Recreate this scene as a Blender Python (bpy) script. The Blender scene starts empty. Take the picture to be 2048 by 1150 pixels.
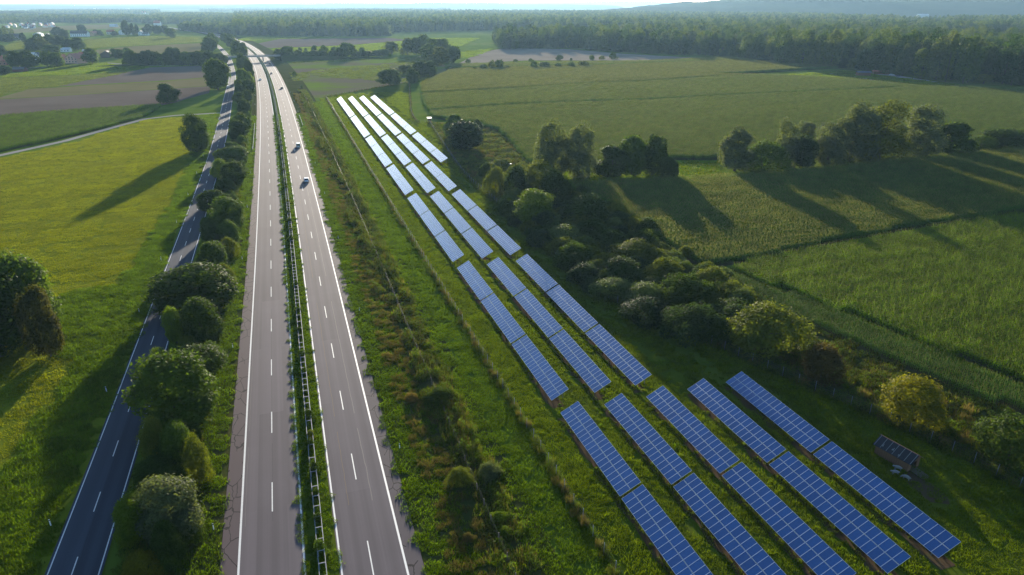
import bpy, math, random
import numpy as np
from mathutils import Vector, Matrix
random.seed(7); rng = np.random.default_rng(11)
scene = bpy.context.scene
COL = scene.collection

# ------------------------------------------------------------------ camera
CAM_H = 59.3
FPX = 1365.333                      # focal length in photo pixels (24 mm on 36 mm)
PITCH = math.atan(567 / FPX)
SP, CP = math.sin(PITCH), math.cos(PITCH)
cd = bpy.data.cameras.new('camera'); cd.lens = 24; cd.sensor_width = 36
cd.clip_start = 0.5; cd.clip_end = 60000
cam = bpy.data.objects.new('camera', cd); COL.objects.link(cam)
cam.location = (0, 0, CAM_H); cam.rotation_euler = (math.pi / 2 - PITCH, 0, 0)
scene.camera = cam

# ------------------------------------------------------------------ light
SUN_AZ, SUN_EL = math.radians(-4.8), math.radians(9.0)
w = bpy.data.worlds.new('World'); scene.world = w; w.use_nodes = True
nt = w.node_tree; nt.nodes.clear()
sky = nt.nodes.new('ShaderNodeTexSky'); sky.sky_type = 'NISHITA'; sky.sun_disc = False
sky.sun_elevation = SUN_EL; sky.sun_rotation = SUN_AZ % (2 * math.pi)
sky.altitude = 400; sky.air_density = 1.0; sky.dust_density = 1.0; sky.ozone_density = 3.0
bg = nt.nodes.new('ShaderNodeBackground'); bg.inputs[1].default_value = 0.10
wo = nt.nodes.new('ShaderNodeOutputWorld')
nt.links.new(sky.outputs[0], bg.inputs[0]); nt.links.new(bg.outputs[0], wo.inputs[0])
sl = bpy.data.lights.new('sun', 'SUN'); sl.energy = 5.0; sl.angle = math.radians(0.6); sl.color = (1.0, 0.88, 0.70)
sun = bpy.data.objects.new('sun', sl); COL.objects.link(sun)
sd = Vector((math.sin(SUN_AZ) * math.cos(SUN_EL), math.cos(SUN_AZ) * math.cos(SUN_EL), math.sin(SUN_EL)))
sun.rotation_euler = (-sd).to_track_quat('-Z', 'Y').to_euler(); sun.location = (0, 0, 200)
vs = scene.view_settings; vs.view_transform = 'Standard'; vs.look = 'None'; vs.gamma = 1; vs.use_curve_mapping = False
vs.exposure = 1.6
scene.cycles.max_bounces = 8; scene.cycles.transparent_max_bounces = 8
scene.cycles.volume_bounces = 0; scene.cycles.use_denoising = True; scene.cycles.denoising_prefilter = 'NONE'; scene.cycles.use_adaptive_sampling = False

ORD = ['first', 'second', 'third', 'fourth', 'fifth', 'sixth', 'seventh', 'eighth', 'ninth', 'tenth', 'eleventh', 'twelfth', 'thirteenth', 'fourteenth', 'fifteenth', 'sixteenth', 'seventeenth', 'eighteenth', 'nineteenth', 'twentieth']
RV = [35.3, 42.8, 50.2, 57.75, 65.1]

# ------------------------------------------------------------------ geometry helpers
def G(x, y, z=0.0):
    """photo pixel -> point on the plane at height z"""
    dn = FPX * SP + (y - 575) * CP; fw = FPX * CP - (y - 575) * SP
    k = (CAM_H - z) / dn
    return ((x - 1024) * k, fw * k)
def proj(X, Y, Z=0.0):
    dz = Y * CP + (CAM_H - Z) * SP
    up = -(CAM_H - Z) * CP + Y * SP
    return 1024 + FPX * X / dz, 575 - FPX * up / dz, dz
ANG = math.radians(18.2)
UX, UY, VX, VY = -math.sin(ANG), math.cos(ANG), math.cos(ANG), math.sin(ANG)
def UV(u, v): return (u * UX + v * VX, u * UY + v * VY)
def toUV(X, Y): return (X * UX + Y * UY, X * VX + Y * VY)

def tag(o, label=None, cat=None, group=None, kind=None):
    if label: o['label'] = label
    if cat: o['category'] = cat
    if group: o['group'] = group
    if kind: o['kind'] = kind
    return o
def obj(name, data, parent=None, loc=None, rot=None, scale=None, color=None):
    o = bpy.data.objects.new(name, data); COL.objects.link(o)
    if parent: o.parent = parent
    if loc is not None: o.location = loc
    if rot is not None: o.rotation_euler = rot
    if scale is not None: o.scale = scale
    if color is not None: o.color = (*color, 1)
    return o
def empty(name, loc=(0, 0, 0), rz=0):
    o = obj(name, None, loc=loc, rot=(0, 0, rz)); o.empty_display_size = 0.5
    return o
def quads_mesh(name, verts, quads, mats, mi=None, smooth=False):
    me = bpy.data.meshes.new(name)
    verts = np.asarray(verts, np.float32); quads = np.asarray(quads, np.int32)
    n, m, k = len(verts), len(quads), quads.shape[1]
    me.vertices.add(n); me.vertices.foreach_set('co', verts.ravel())
    me.loops.add(m * k); me.loops.foreach_set('vertex_index', quads.ravel())
    me.polygons.add(m); me.polygons.foreach_set('loop_start', np.arange(0, m * k, k, dtype=np.int32))
    if mi is not None: me.polygons.foreach_set('material_index', np.asarray(mi, np.int32))
    for mt in (mats if isinstance(mats, (list, tuple)) else [mats]): me.materials.append(mt)
    me.polygons.foreach_set('use_smooth', np.full(m, smooth, bool))
    me.update(calc_edges=True); me.validate()
    return me
class MB:
    """collects faces, builds one mesh"""
    def __init__(s): s.v = []; s.f = []; s.m = []
    def add(s, vs, fs, mi=0):
        b = len(s.v); s.v += [tuple(p) for p in vs]; s.f += [tuple(i + b for i in f) for f in fs]; s.m += [mi] * len(fs)
        return s
    def box(s, x0, x1, y0, y1, z0, z1, mi=0, M=None):
        vs = [(x, y, z) for z in (z0, z1) for y in (y0, y1) for x in (x0, x1)]
        if M is not None: vs = [tuple(M @ Vector(p)) for p in vs]
        return s.add(vs, [(0, 2, 3, 1), (4, 5, 7, 6), (0, 1, 5, 4), (2, 6, 7, 3), (0, 4, 6, 2), (1, 3, 7, 5)], mi)
    def tube(s, pts, rad, n=6, mi=0):
        P = [Vector(p) for p in pts]; rings = []
        if not hasattr(rad, '__len__'): rad = [rad] * len(P)
        for i, p in enumerate(P):
            d = (P[min(i + 1, len(P) - 1)] - P[max(i - 1, 0)]).normalized()
            a = d.orthogonal().normalized() if abs(d.z) > .9 else d.cross(Vector((0, 0, 1))).normalized()
            b = d.cross(a)
            rings.append([p + (a * math.cos(t) + b * math.sin(t)) * rad[i] for t in [2 * math.pi * k / n for k in range(n)]])
        vs = [q for r in rings for q in r]
        fs = [(i * n + k, i * n + (k + 1) % n, (i + 1) * n + (k + 1) % n, (i + 1) * n + k) for i in range(len(P) - 1) for k in range(n)]
        fs += [tuple(range(n))[::-1], tuple((len(P) - 1) * n + k for k in range(n))]
        return s.add(vs, fs, mi)
    def mesh(s, name, mats, smooth=False):
        me = bpy.data.meshes.new(name); me.from_pydata(s.v, [], s.f)
        for mt in (mats if isinstance(mats, (list, tuple)) else [mats]): me.materials.append(mt)
        me.polygons.foreach_set('material_index', np.array(s.m, np.int32))
        if smooth: me.polygons.foreach_set('use_smooth', np.ones(len(s.f), bool))
        me.update(); return me
def inside(poly, X, Y):
    X = np.asarray(X); Y = np.asarray(Y); r = np.zeros(X.shape, bool); n = len(poly)
    for i in range(n):
        x1, y1 = poly[i]; x2, y2 = poly[(i + 1) % n]
        if y1 == y2: continue
        c = ((y1 > Y) != (y2 > Y)) & (X < (x2 - x1) * (Y - y1) / (y2 - y1) + x1)
        r ^= c
    return r
def inview(X, Y, m=200):
    px, py, dz = proj(X, Y)
    return (px > -m) & (px < 2048 + m) & (py < 1150 + m) & (dz > 5)
def grid_in(poly, sx, sy, ang=0.0, jit=0.5, m=200):
    """jittered points of a rotated grid in a polygon (ground coordinates)"""
    P = np.array(poly); c, s = math.cos(ang), math.sin(ang)
    a = P[:, 0] * c + P[:, 1] * s; b = -P[:, 0] * s + P[:, 1] * c
    A, B = np.meshgrid(np.arange(a.min(), a.max(), sx), np.arange(b.min(), b.max(), sy))
    A = A.ravel() + (rng.random(A.size) - .5) * sx * jit; B = B.ravel() + (rng.random(B.size) - .5) * sy * jit
    X = A * c - B * s; Y = A * s + B * c
    k = inside(poly, X, Y) & inview(X, Y, m)
    return X[k], Y[k]
def PX(*pts): return [G(*p) for p in pts]

# ------------------------------------------------------------------ materials
class N:
    def __init__(s, name):
        s.m = bpy.data.materials.new(name); s.m.use_nodes = True
        s.t = s.m.node_tree; s.t.nodes.clear()
        s.out = s.t.nodes.new('ShaderNodeOutputMaterial')
    def n(s, typ, **kw):
        nd = s.t.nodes.new(typ)
        for k, v in kw.items():
            if k.startswith('i_'):
                key = k[2:]; key = int(key) if key.isdigit() else key
                sock = nd.inputs[key]
                if hasattr(v, 'is_output') or isinstance(v, bpy.types.NodeSocket): s.t.links.new(v, sock)
                else: sock.default_value = v
            else: setattr(nd, k, v)
        return nd
    def L(s, a, b): s.t.links.new(a, b)
    def noise(s, scale, vec=None, detail=4, rough=.55, dist=0):
        nd = s.n('ShaderNodeTexNoise'); nd.inputs['Scale'].default_value = scale; nd.inputs['Detail'].default_value = detail
        nd.inputs['Roughness'].default_value = rough; nd.inputs['Distortion'].default_value = dist
        if vec is not None: s.L(vec, nd.inputs['Vector'])
        return nd.outputs[0]
    def ramp(s, fac, stops):
        r = s.n('ShaderNodeValToRGB'); e = r.color_ramp.elements
        while len(e) < len(stops): e.new(0.5)
        for el, (p, c) in zip(e, stops):
            el.position = p; el.color = (*c, 1) if len(c) == 3 else c
        s.L(fac, r.inputs[0]); return r.outputs[0]
    def mix(s, fac, a, b, blend='MIX'):
        m = s.n('ShaderNodeMix', data_type='RGBA', blend_type=blend)
        for v, i in ((fac, 0), (a, 6), (b, 7)):
            if isinstance(v, bpy.types.NodeSocket): s.L(v, m.inputs[i])
            elif i == 0: m.inputs[0].default_value = v
            else: m.inputs[i].default_value = (*v, 1)
        return m.outputs[2]
    def math(s, op, a, b=None, c=None, clamp=False):
        m = s.n('ShaderNodeMath', operation=op, use_clamp=clamp)
        for i, v in enumerate((a, b, c)):
            if v is None: continue
            if isinstance(v, bpy.types.NodeSocket): s.L(v, m.inputs[i])
            else: m.inputs[i].default_value = v
        return m.outputs[0]
    def bsdf(s, color, rough=.8, bump=None, bstr=.3, bdist=.1, **kw):
        p = s.n('ShaderNodeBsdfPrincipled')
        if isinstance(color, bpy.types.NodeSocket): s.L(color, p.inputs['Base Color'])
        else: p.inputs['Base Color'].default_value = (*color, 1)
        if isinstance(rough, bpy.types.NodeSocket): s.L(rough, p.inputs['Roughness'])
        else: p.inputs['Roughness'].default_value = rough
        for k, v in kw.items():
            p.inputs[k.replace('_', ' ')].default_value = v
        if bump is not None:
            b = s.n('ShaderNodeBump'); b.inputs['Strength'].default_value = bstr; b.inputs['Distance'].default_value = bdist
            s.L(bump, b.inputs['Height']); s.L(b.outputs[0], p.inputs['Normal'])
        return p.outputs[0]
    def done(s, sh): s.L(sh, s.out.inputs['Surface']); return s.m
    def pos(s): return s.n('ShaderNodeNewGeometry').outputs['Position']
    def objco(s): return s.n('ShaderNodeTexCoord').outputs['Object']
    def uv(s): return s.n('ShaderNodeTexCoord').outputs['UV']
    def mapped(s, vec, rz=0, scale=(1, 1, 1)):
        m = s.n('ShaderNodeMapping'); m.inputs['Rotation'].default_value = (0, 0, rz); m.inputs['Scale'].default_value = scale
        s.L(vec, m.inputs['Vector']); return m.outputs[0]

def flat(name, col, rough=.7, **kw):
    n = N(name); p = n.objco()
    f = n.noise(3.0, p, 5)
    c = n.mix(f, tuple(x * .8 for x in col), tuple(min(1, x * 1.15) for x in col))
    return n.done(n.bsdf(c, rough, **kw))
def soil_mat(name, stops, ang=0.0, rows=0.0, big=.02, rough=1.0, sheen=0.0, stint=(1, 1, .5), bump=.18, streak=.35):
    """field surface: broad patches, streaks along the working direction, fine grain"""
    n = N(name); p = n.pos()
    m = n.mapped(p, -ang, (.03, 1, 1))
    a = n.noise(big, p, 6, .6); b = n.noise(.35, m, 4, .6); c = n.noise(1.6, p, 5, .7)
    f = n.math('MULTIPLY_ADD', b, streak, n.math('MULTIPLY', a, 1 - streak))
    f = n.math('MULTIPLY_ADD', n.math('SUBTRACT', c, .5), .45, f)
    col = n.ramp(f, stops)
    h = c
    if rows:
        wv = n.n('ShaderNodeTexWave', wave_type='BANDS', bands_direction='Y'); wv.inputs['Scale'].default_value = rows
        wv.inputs['Distortion'].default_value = .6; n.L(n.mapped(p, -ang), wv.inputs['Vector'])
        h = n.math('MULTIPLY_ADD', wv.outputs['Fac'], .5, c)
    kw = {}
    sheen = 0
    if sheen: kw = dict(Sheen_Weight=sheen, Sheen_Roughness=.4, Sheen_Tint=(*stint, 1))
    return n.done(n.bsdf(col, rough, h, bump, .25, Specular_IOR_Level=.0, **kw))
def leaf_mat(name, base=None, trans=.42, var=.35, rough=.65, nscale=.5, tr_tint=(1.15, 1.2, .45), rand=None):
    n = N(name)
    oi = n.n('ShaderNodeObjectInfo')
    if rand: c0 = n.ramp(oi.outputs['Random'], rand)
    elif base: c0 = n.mix(oi.outputs['Random'], tuple(x * (1 - var) for x in base), tuple(x * (1 + var) for x in base))
    else: c0 = oi.outputs['Color']
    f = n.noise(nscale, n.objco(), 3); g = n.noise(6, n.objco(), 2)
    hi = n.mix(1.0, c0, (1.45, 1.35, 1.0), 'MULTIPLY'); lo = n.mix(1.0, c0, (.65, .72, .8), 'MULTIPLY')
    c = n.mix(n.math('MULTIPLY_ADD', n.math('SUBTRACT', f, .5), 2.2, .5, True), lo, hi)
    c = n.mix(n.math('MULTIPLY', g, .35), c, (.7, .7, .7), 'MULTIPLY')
    d = n.bsdf(c, rough, Specular_IOR_Level=.05)
    t = n.n('ShaderNodeBsdfTranslucent'); n.L(n.mix(1.0, c, tr_tint, 'MULTIPLY'), t.inputs[0])
    ms = n.n('ShaderNodeMixShader'); ms.inputs[0].default_value = trans
    n.L(d, ms.inputs[1]); n.L(t.outputs[0], ms.inputs[2])
    return n.done(ms.outputs[0])

M_BARK = flat('bark', (.06, .045, .032), .9)
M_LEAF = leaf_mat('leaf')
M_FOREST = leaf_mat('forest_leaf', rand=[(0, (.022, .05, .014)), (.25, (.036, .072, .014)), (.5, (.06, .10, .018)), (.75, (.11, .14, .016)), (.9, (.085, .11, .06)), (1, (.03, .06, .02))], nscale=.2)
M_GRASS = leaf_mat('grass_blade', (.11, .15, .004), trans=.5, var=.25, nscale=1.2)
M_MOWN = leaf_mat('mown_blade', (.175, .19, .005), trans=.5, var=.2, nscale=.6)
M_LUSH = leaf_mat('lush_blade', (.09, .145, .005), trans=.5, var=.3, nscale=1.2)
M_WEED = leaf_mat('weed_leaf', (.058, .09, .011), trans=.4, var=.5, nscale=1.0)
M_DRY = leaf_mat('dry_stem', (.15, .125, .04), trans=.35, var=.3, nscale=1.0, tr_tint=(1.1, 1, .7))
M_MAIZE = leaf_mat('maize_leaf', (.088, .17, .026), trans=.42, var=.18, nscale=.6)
M_MAIZE_Y = leaf_mat('maize_leaf_fresh', (.15, .245, .006), trans=.45, var=.25, nscale=.6)
M_TASSEL = leaf_mat('maize_tassel', (.15, .165, .055), trans=.3, var=.2, nscale=1.0, tr_tint=(1.1, 1, .7))
M_WHITE = flat('road_paint', (.62, .62, .60), .55)
M_STEEL = flat('galvanised_steel', (.24, .25, .26), .55, Metallic=.3)
M_ALU = flat('aluminium_frame', (.62, .68, .78), .35, Metallic=.5)
M_WOOD = flat('weathered_wood', (.16, .12, .085), .85)
M_CONC = flat('concrete', (.34, .33, .31), .85)

# ------------------------------------------------------------------ ground and fields
g0 = N('ground_grass'); p = g0.pos()
f = g0.math('ADD', g0.math('MULTIPLY', g0.noise(.004, p, 5), .6), g0.math('MULTIPLY', g0.noise(.08, p, 5), .4))
c = g0.ramp(f, [(.3, (.06, .10, .010)), (.5, (.10, .15, .018)), (.62, (.15, .165, .035)), (.75, (.12, .155, .02))])
M_GROUND = g0.done(g0.bsdf(c, .95, g0.noise(1.2, p, 4), .18, .2, Specular_IOR_Level=0))
R = 19900
tag(obj('ground', quads_mesh('ground', [(-R, -3000, 0), (R, -3000, 0), (R, R, 0), (-R, R, 0)], [(0, 1, 2, 3)], M_GROUND)),
    'wide flat green plain running to the hazy horizon', 'ground', kind='structure')

def poly_mesh(name, pts, z, mat):
    import bmesh
    bm = bmesh.new(); f = bm.faces.new([bm.verts.new((x, y, z)) for x, y in pts])
    if f.normal.z < 0: f.normal_flip()
    bmesh.ops.triangulate(bm, faces=bm.faces[:])
    for fc in bm.faces:
        fc.normal_update()
        if fc.normal.z < 0: fc.normal_flip()
    me = bpy.data.meshes.new(name); bm.to_mesh(me); bm.free(); me.materials.append(mat); return me
ZK = [0]
def rough_edge(pts, amp=1.0, step=15):
    out = []
    for i, (x, y) in enumerate(pts):
        x2, y2 = pts[(i + 1) % len(pts)]; L = math.hypot(x2 - x, y2 - y); k = max(1, min(40, int(L / step)))
        for j in range(k):
            t = j / k; a = 0 if j == 0 else amp
            out.append((x + (x2 - x) * t + random.uniform(-a, a) * .5, y + (y2 - y) * t + random.uniform(-a, a) * .5))
    return out
GROW = []
def field(name, pts, mat, label, cat='field', z=None, amp=.8):
    GROW.append((mat.name, pts, label))
    ZK[0] += 1
    z = .012 + .002 * ZK[0] if z is None else z
    return tag(obj(name, poly_mesh(name, rough_edge(pts, amp), z, mat)), label, cat, kind='structure')

HD = ANG + math.pi / 2                       # direction of the highway and panel rows
M_MEADOW = soil_mat('meadow_surface', [(.25, (.09, .12, .008)), (.45, (.13, .16, .012)), (.6, (.165, .18, .016)), (.8, (.19, .17, .03))], ang=.35, sheen=.08, stint=(1, 1, .3))
M_PARK = soil_mat('park_grass_surface', [(.25, (.045, .07, .006)), (.5, (.07, .10, .008)), (.75, (.10, .10, .02))], ang=HD, sheen=.06, stint=(.9, 1, .3), big=.06)
M_BROWN = soil_mat('ploughed_soil', [(.25, (.10, .078, .062)), (.5, (.14, .11, .088)), (.75, (.17, .14, .11))], ang=.15, rows=.35)
M_STUB = soil_mat('stubble_surface', [(.25, (.12, .11, .05)), (.5, (.16, .14, .065)), (.75, (.20, .15, .08))], ang=.15, rows=.3, sheen=.1)
M_PALE = soil_mat('pale_stubble', [(.25, (.20, .17, .13)), (.5, (.25, .21, .165)), (.75, (.28, .245, .20))], ang=-.1, rows=.3)
M_GREENF = soil_mat('green_crop', [(.25, (.08, .15, .008)), (.5, (.13, .21, .012)), (.75, (.17, .23, .02))], ang=.1, sheen=.06, stint=(.9, 1, .3))
M_OLIVEF = soil_mat('olive_crop', [(.25, (.10, .125, .024)), (.5, (.14, .16, .034)), (.75, (.18, .175, .05))], ang=.15, sheen=.06, rows=.25)
M_PATCHY = soil_mat('patchy_crop', [(.36, (.13, .105, .08)), (.47, (.13, .115, .065)), (.55, (.12, .17, .018)), (.7, (.13, .19, .018))], ang=-.15, big=.012, sheen=.06, stint=(.9, 1, .4))
M_DIRT = soil_mat('maize_soil', [(.3, (.05, .045, .022)), (.6, (.075, .07, .03)), (.8, (.09, .085, .04))])
M_SCRUB = soil_mat('rough_herbage', [(.25, (.03, .042, .010)), (.45, (.048, .06, .014)), (.6, (.07, .066, .024)), (.8, (.055, .075, .014))], ang=HD, big=.12, sheen=.15)
M_EARTH = soil_mat('bare_earth', [(.3, (.05, .036, .02)), (.55, (.085, .058, .034)), (.75, (.07, .075, .02))], big=.3)
M_TRACK = soil_mat('gravel_track', [(.3, (.24, .22, .19)), (.6, (.32, .30, .27)), (.8, (.36, .34, .31))])

meadow = PX((-420, 395), (0, 316), (150, 285), (292, 240), (441, 227), (424, 292), (400, 352), (340, 500), (270, 692), (180, 930), (92, 1155), (40, 1300), (-500, 1300))
field('meadow', meadow, M_MEADOW, 'mown yellow green meadow beside the narrow road', 'meadow')
field('bare_field', PX((-200, 208), (0, 199), (200, 187), (330, 178), (424, 172), (418, 186), (350, 205), (322, 211), (200, 218), (0, 231), (-200, 244)), M_BROWN, 'long brown ploughed field with a lone round tree on it')
field('stubble_field', PX((-200, 202), (0, 194), (60, 178), (200, 170), (330, 163), (424, 155), (424, 171), (330, 177), (200, 186), (0, 198), (-200, 207)), M_STUB, 'ochre and olive stubble strip between two brown fields')
field('bare_field', PX((112, 173), (190, 158), (260, 143), (300, 135), (428, 130), (423, 154), (330, 161), (200, 168)), M_BROWN, 'dark brown ploughed field below the curved farm lane')
field('green_field', PX((-200, 160), (0, 156), (150, 150), (260, 143), (190, 158), (112, 173), (50, 180), (0, 192), (-200, 200)), M_OLIVEF, 'dull olive field tapering against the dark brown soil')
field('meadow', PX((-200, 152), (0, 152), (110, 131), (200, 126), (300, 134), (258, 142), (150, 149), (0, 155), (-200, 159)), M_GREENF, 'bright green paddock below the farmhouses')
field('green_field', PX((165, 98), (170, 78), (300, 72), (400, 74), (406, 84), (260, 92)), M_OLIVEF, 'pale green field below the row of white houses')
field('stubble_field', PX((200, 110), (190, 100), (260, 93), (406, 86), (400, 103), (300, 108)), M_STUB, 'tan field behind the dark barn')
field('stubble_field', PX((-100, 70), (0, 60), (110, 52), (220, 49), (300, 55), (140, 60), (30, 66)), M_STUB, 'thin tan strip in front of the distant village')
field('green_field', PX((-80, 97), (0, 95), (40, 82), (60, 85), (52, 105), (0, 108)), M_OLIVEF, 'small pale field among the trees left of the farm')
# middle
field('patchy_field', PX((556, 128), (600, 122), (860, 113), (905, 140), (860, 158), (790, 168), (640, 196), (622, 196), (590, 160)), M_PATCHY, 'patchy half sprouted field beside the highway')
field('bare_field', PX((500, 90), (560, 78), (780, 76), (820, 80), (700, 90), (540, 96)), M_BROWN, 'mauve brown field in front of the middle woodland')
field('green_field', PX((470, 80), (500, 74), (700, 74), (560, 78), (500, 82)), M_GREENF, 'sliver of green below the middle woodland')
field('green_field', PX((545, 97), (700, 91), (820, 81), (870, 76), (960, 76), (920, 92), (820, 100), (560, 106)), M_GREENF, 'long light green strip behind the dark hedge')
field('green_field', PX((905, 115), (920, 104), (985, 97), (975, 103), (935, 117)), M_GREENF, 'small bright green triangle beside the pale stubble')
field('pale_field', PX((915, 128), (960, 105), (1010, 96), (1130, 98), (1250, 108), (1440, 118), (1300, 121), (1050, 121)), M_PALE, 'pale mauve stubble field before the forest edge')
# right
field('meadow', PX((1540, 152), (1690, 141), (1760, 150), (1840, 160), (1920, 170), (1850, 176), (1700, 160)), M_GREENF, 'short green meadow beside the field huts', 'meadow')
field('track', PX((1655, 147), (1672, 147), (1805, 167), (1785, 168)), M_TRACK, 'grey dirt strip across the hut meadow', 'track')
field('track', PX((1740, 147), (1770, 147), (1915, 170), (1905, 171)), M_TRACK, 'pale track leading from the huts', 'track')
F1 = PX((842, 170), (905, 141), (1000, 137), (1200, 134), (1440, 124), (1560, 128), (1680, 136), (1430, 151), (1560, 153), (1700, 161), (1850, 177), (2100, 182), (2500, 186), (2500, 275), (2048, 287), (1930, 292), (1700, 305), (1440, 320), (1330, 320), (1190, 330), (1075, 334), (1060, 330), (1033, 296), (1000, 264), (960, 250), (900, 243), (866, 236), (848, 205))
F3 = PX((1120, 372), (1200, 372), (1345, 364), (1560, 352), (1900, 315), (2048, 300), (2500, 262), (2500, 355), (2048, 424), (1700, 480), (1465, 530), (1400, 540), (1330, 492), (1230, 420))
F4 = PX((1410, 548), (1470, 535), (1700, 487), (2048, 431), (2500, 362), (2500, 1010), (2048, 832), (1830, 745), (1640, 665), (1500, 590))
FS = PX((890, 138), (905, 131), (1100, 128), (1300, 124), (1450, 116), (1690, 138), (1440, 123), (1200, 132), (1000, 136))
FL = PX((-300, 252), (0, 236), (150, 223), (322, 212), (300, 229), (282, 237), (150, 272), (0, 304), (-300, 372))
for nm, P_, lb in (('maize_ground', F1, 'ground under the widest maize field beyond the willows'), ('maize_ground', F3, 'ground under the maize field below the willow row'), ('maize_ground', F4, 'ground under the fresh green maize by the scrub'),
                   ('maize_ground', FS, 'ground under the thin maize strip at the woods'), ('maize_ground', FL, 'ground under the maize across the narrow road')):
    field(nm, P_, M_DIRT, lb)
field('meadow', PX((1070, 345), (1200, 332), (1335, 322), (1440, 322), (1440, 345), (1345, 362), (1200, 371), (1120, 371)), M_GREENF, 'green strip between the two maize fields under the willows', 'meadow')
park = PX((640, 198), (700, 187), (818, 167), (822, 225), (836, 245), (858, 245), (925, 345), (985, 400), (1090, 500), (1200, 590), (1400, 680), (1600, 770), (1850, 880), (2048, 985), (2500, 1250), (1900, 1500), (1330, 1300), (1240, 1150))
field('solar_park_lawn', park, M_PARK, 'green grass floor of the fenced solar park', 'lawn')
scrub = PX((860, 245), (985, 256), (1030, 295), (1060, 335), (1075, 345), (1120, 372), (1230, 420), (1330, 492), (1400, 542), (1500, 590), (1640, 665), (1830, 745), (2048, 835), (2500, 1015), (2500, 1248), (2048, 984), (1850, 879), (1600, 769), (1400, 679), (1200, 589), (1090, 499), (985, 399), (925, 344))
field('rough_ground', scrub, M_SCRUB, 'rough weedy ground between the park fence and the maize', 'rough ground')
path_c = [(-200, 355), (0, 311), (130, 282), (230, 254), (290, 238), (350, 231), (442, 226)]
def ribbon_xy(cs, w0, w1=None):
    w1 = -w0 if w1 is None else w1
    A, B = [], []
    for i, p in enumerate(cs):
        d = Vector(cs[min(i + 1, len(cs) - 1)]) - Vector(cs[max(i - 1, 0)]); d.normalize(); nrm = Vector((d.y, -d.x))
        A.append(tuple(Vector(p) + nrm * w0)); B.append(tuple(Vector(p) + nrm * w1))
    return A, B
A_, B_ = ribbon_xy(PX(*path_c), -1.9, 1.9)
field('farm_track', A_ + B_[::-1], M_TRACK, 'pale gravel farm track between maize and meadow', 'track', amp=.3)
A_, B_ = ribbon_xy(PX((60, 136), (120, 134), (160, 127), (215, 126), (240, 128), (300, 131), (432, 129)), -2.4, 2.4)
field('farm_track', A_ + B_[::-1], M_TRACK, 'curved grey farm lane under the hedge block', 'track', amp=.2)
A_, B_ = ribbon_xy(PX((340, 55), (370, 61), (400, 64), (430, 70)), -6, 6)
field('side_road', A_ + B_[::-1], M_TRACK, 'pale stretch of road glinting near the far trees', 'road', amp=.2)

# ------------------------------------------------------------------ roads
def smooth_curve(pts, step=4.0):
    P = np.array(pts, float); out = []
    for i in range(len(P) - 1):
        p0, p1, p2, p3 = P[max(i - 1, 0)], P[i], P[i + 1], P[min(i + 2, len(P) - 1)]
        k = max(2, int(np.linalg.norm(p2 - p1) / step))
        for t in np.arange(k) / k:
            out.append(.5 * ((2 * p1) + (-p0 + p2) * t + (2 * p0 - 5 * p1 + 4 * p2 - p3) * t * t + (-p0 + 3 * p1 - 3 * p2 + p3) * t ** 3))
    out.append(P[-1]); return np.array(out)
Lp = np.array([(-30.6, 58.5), (-45, 103.3), (-133.3, 367.6), (-185.8, 519), (-247.7, 689), (-316.6, 862.4), (-390.4, 1047.8), (-474.3, 1240.8)])
Rp = np.array([(-11.6, 58.5), (-26.2, 103.3), (-91.3, 300.4), (-142.1, 448.3), (-181.7, 563.1), (-251.6, 753.3), (-305, 888), (-388.3, 1079), (-484.7, 1275.5)])
cx = np.concatenate([Lp[:, 0] + 9.6, Rp[:, 0] - 9.6]); cy = np.concatenate([Lp[:, 1], Rp[:, 1]])
PC = np.polyfit(cy, cx, 3)
ys = np.concatenate([np.arange(-60, 1300, 4.0), np.arange(1300, 1700, 20.)])
HC = np.stack([np.where(ys < 140, -21.2 - (ys - 58.5) * .3288, np.polyval(PC, ys)), ys], 1)
# blend the straight near part into the fitted far part
bl = np.clip((ys - 90) / 120, 0, 1); bl = bl * bl * (3 - 2 * bl)
HC[:, 0] = (1 - bl) * (-21.2 - (ys - 58.5) * .3288) + bl * np.polyval(PC, ys)
def frame(C):
    d = np.gradient(C, axis=0); d /= np.linalg.norm(d, axis=1)[:, None]
    return d, np.stack([d[:, 1], -d[:, 0]], 1), np.concatenate([[0], np.cumsum(np.linalg.norm(np.diff(C, axis=0), axis=1))])
HT, HN, HS = frame(HC)
def ribbon(name, C, Nn, S, o0, o1, z, mat, n=1, i0=0, i1=None, crown=0.0):
    i1 = len(C) if i1 is None else i1
    offs = np.linspace(o0, o1, n + 1); V, Q, U = [], [], []
    for i in range(i0, i1):
        for o in offs:
            V.append((*(C[i] + Nn[i] * o), z)); U.append((S[i], o))
    k = n + 1
    for i in range(i1 - i0 - 1):
        for j in range(n): Q.append((i * k + j, i * k + j + 1, (i + 1) * k + j + 1, (i + 1) * k + j))
    me = quads_mesh(name, V, Q, mat); uvl = me.uv_layers.new(name='UVMap')
    vi = np.empty(len(me.loops), np.int32); me.loops.foreach_get('vertex_index', vi)
    uvl.data.foreach_set('uv', np.array(U, np.float32)[vi].ravel()); return me
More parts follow.
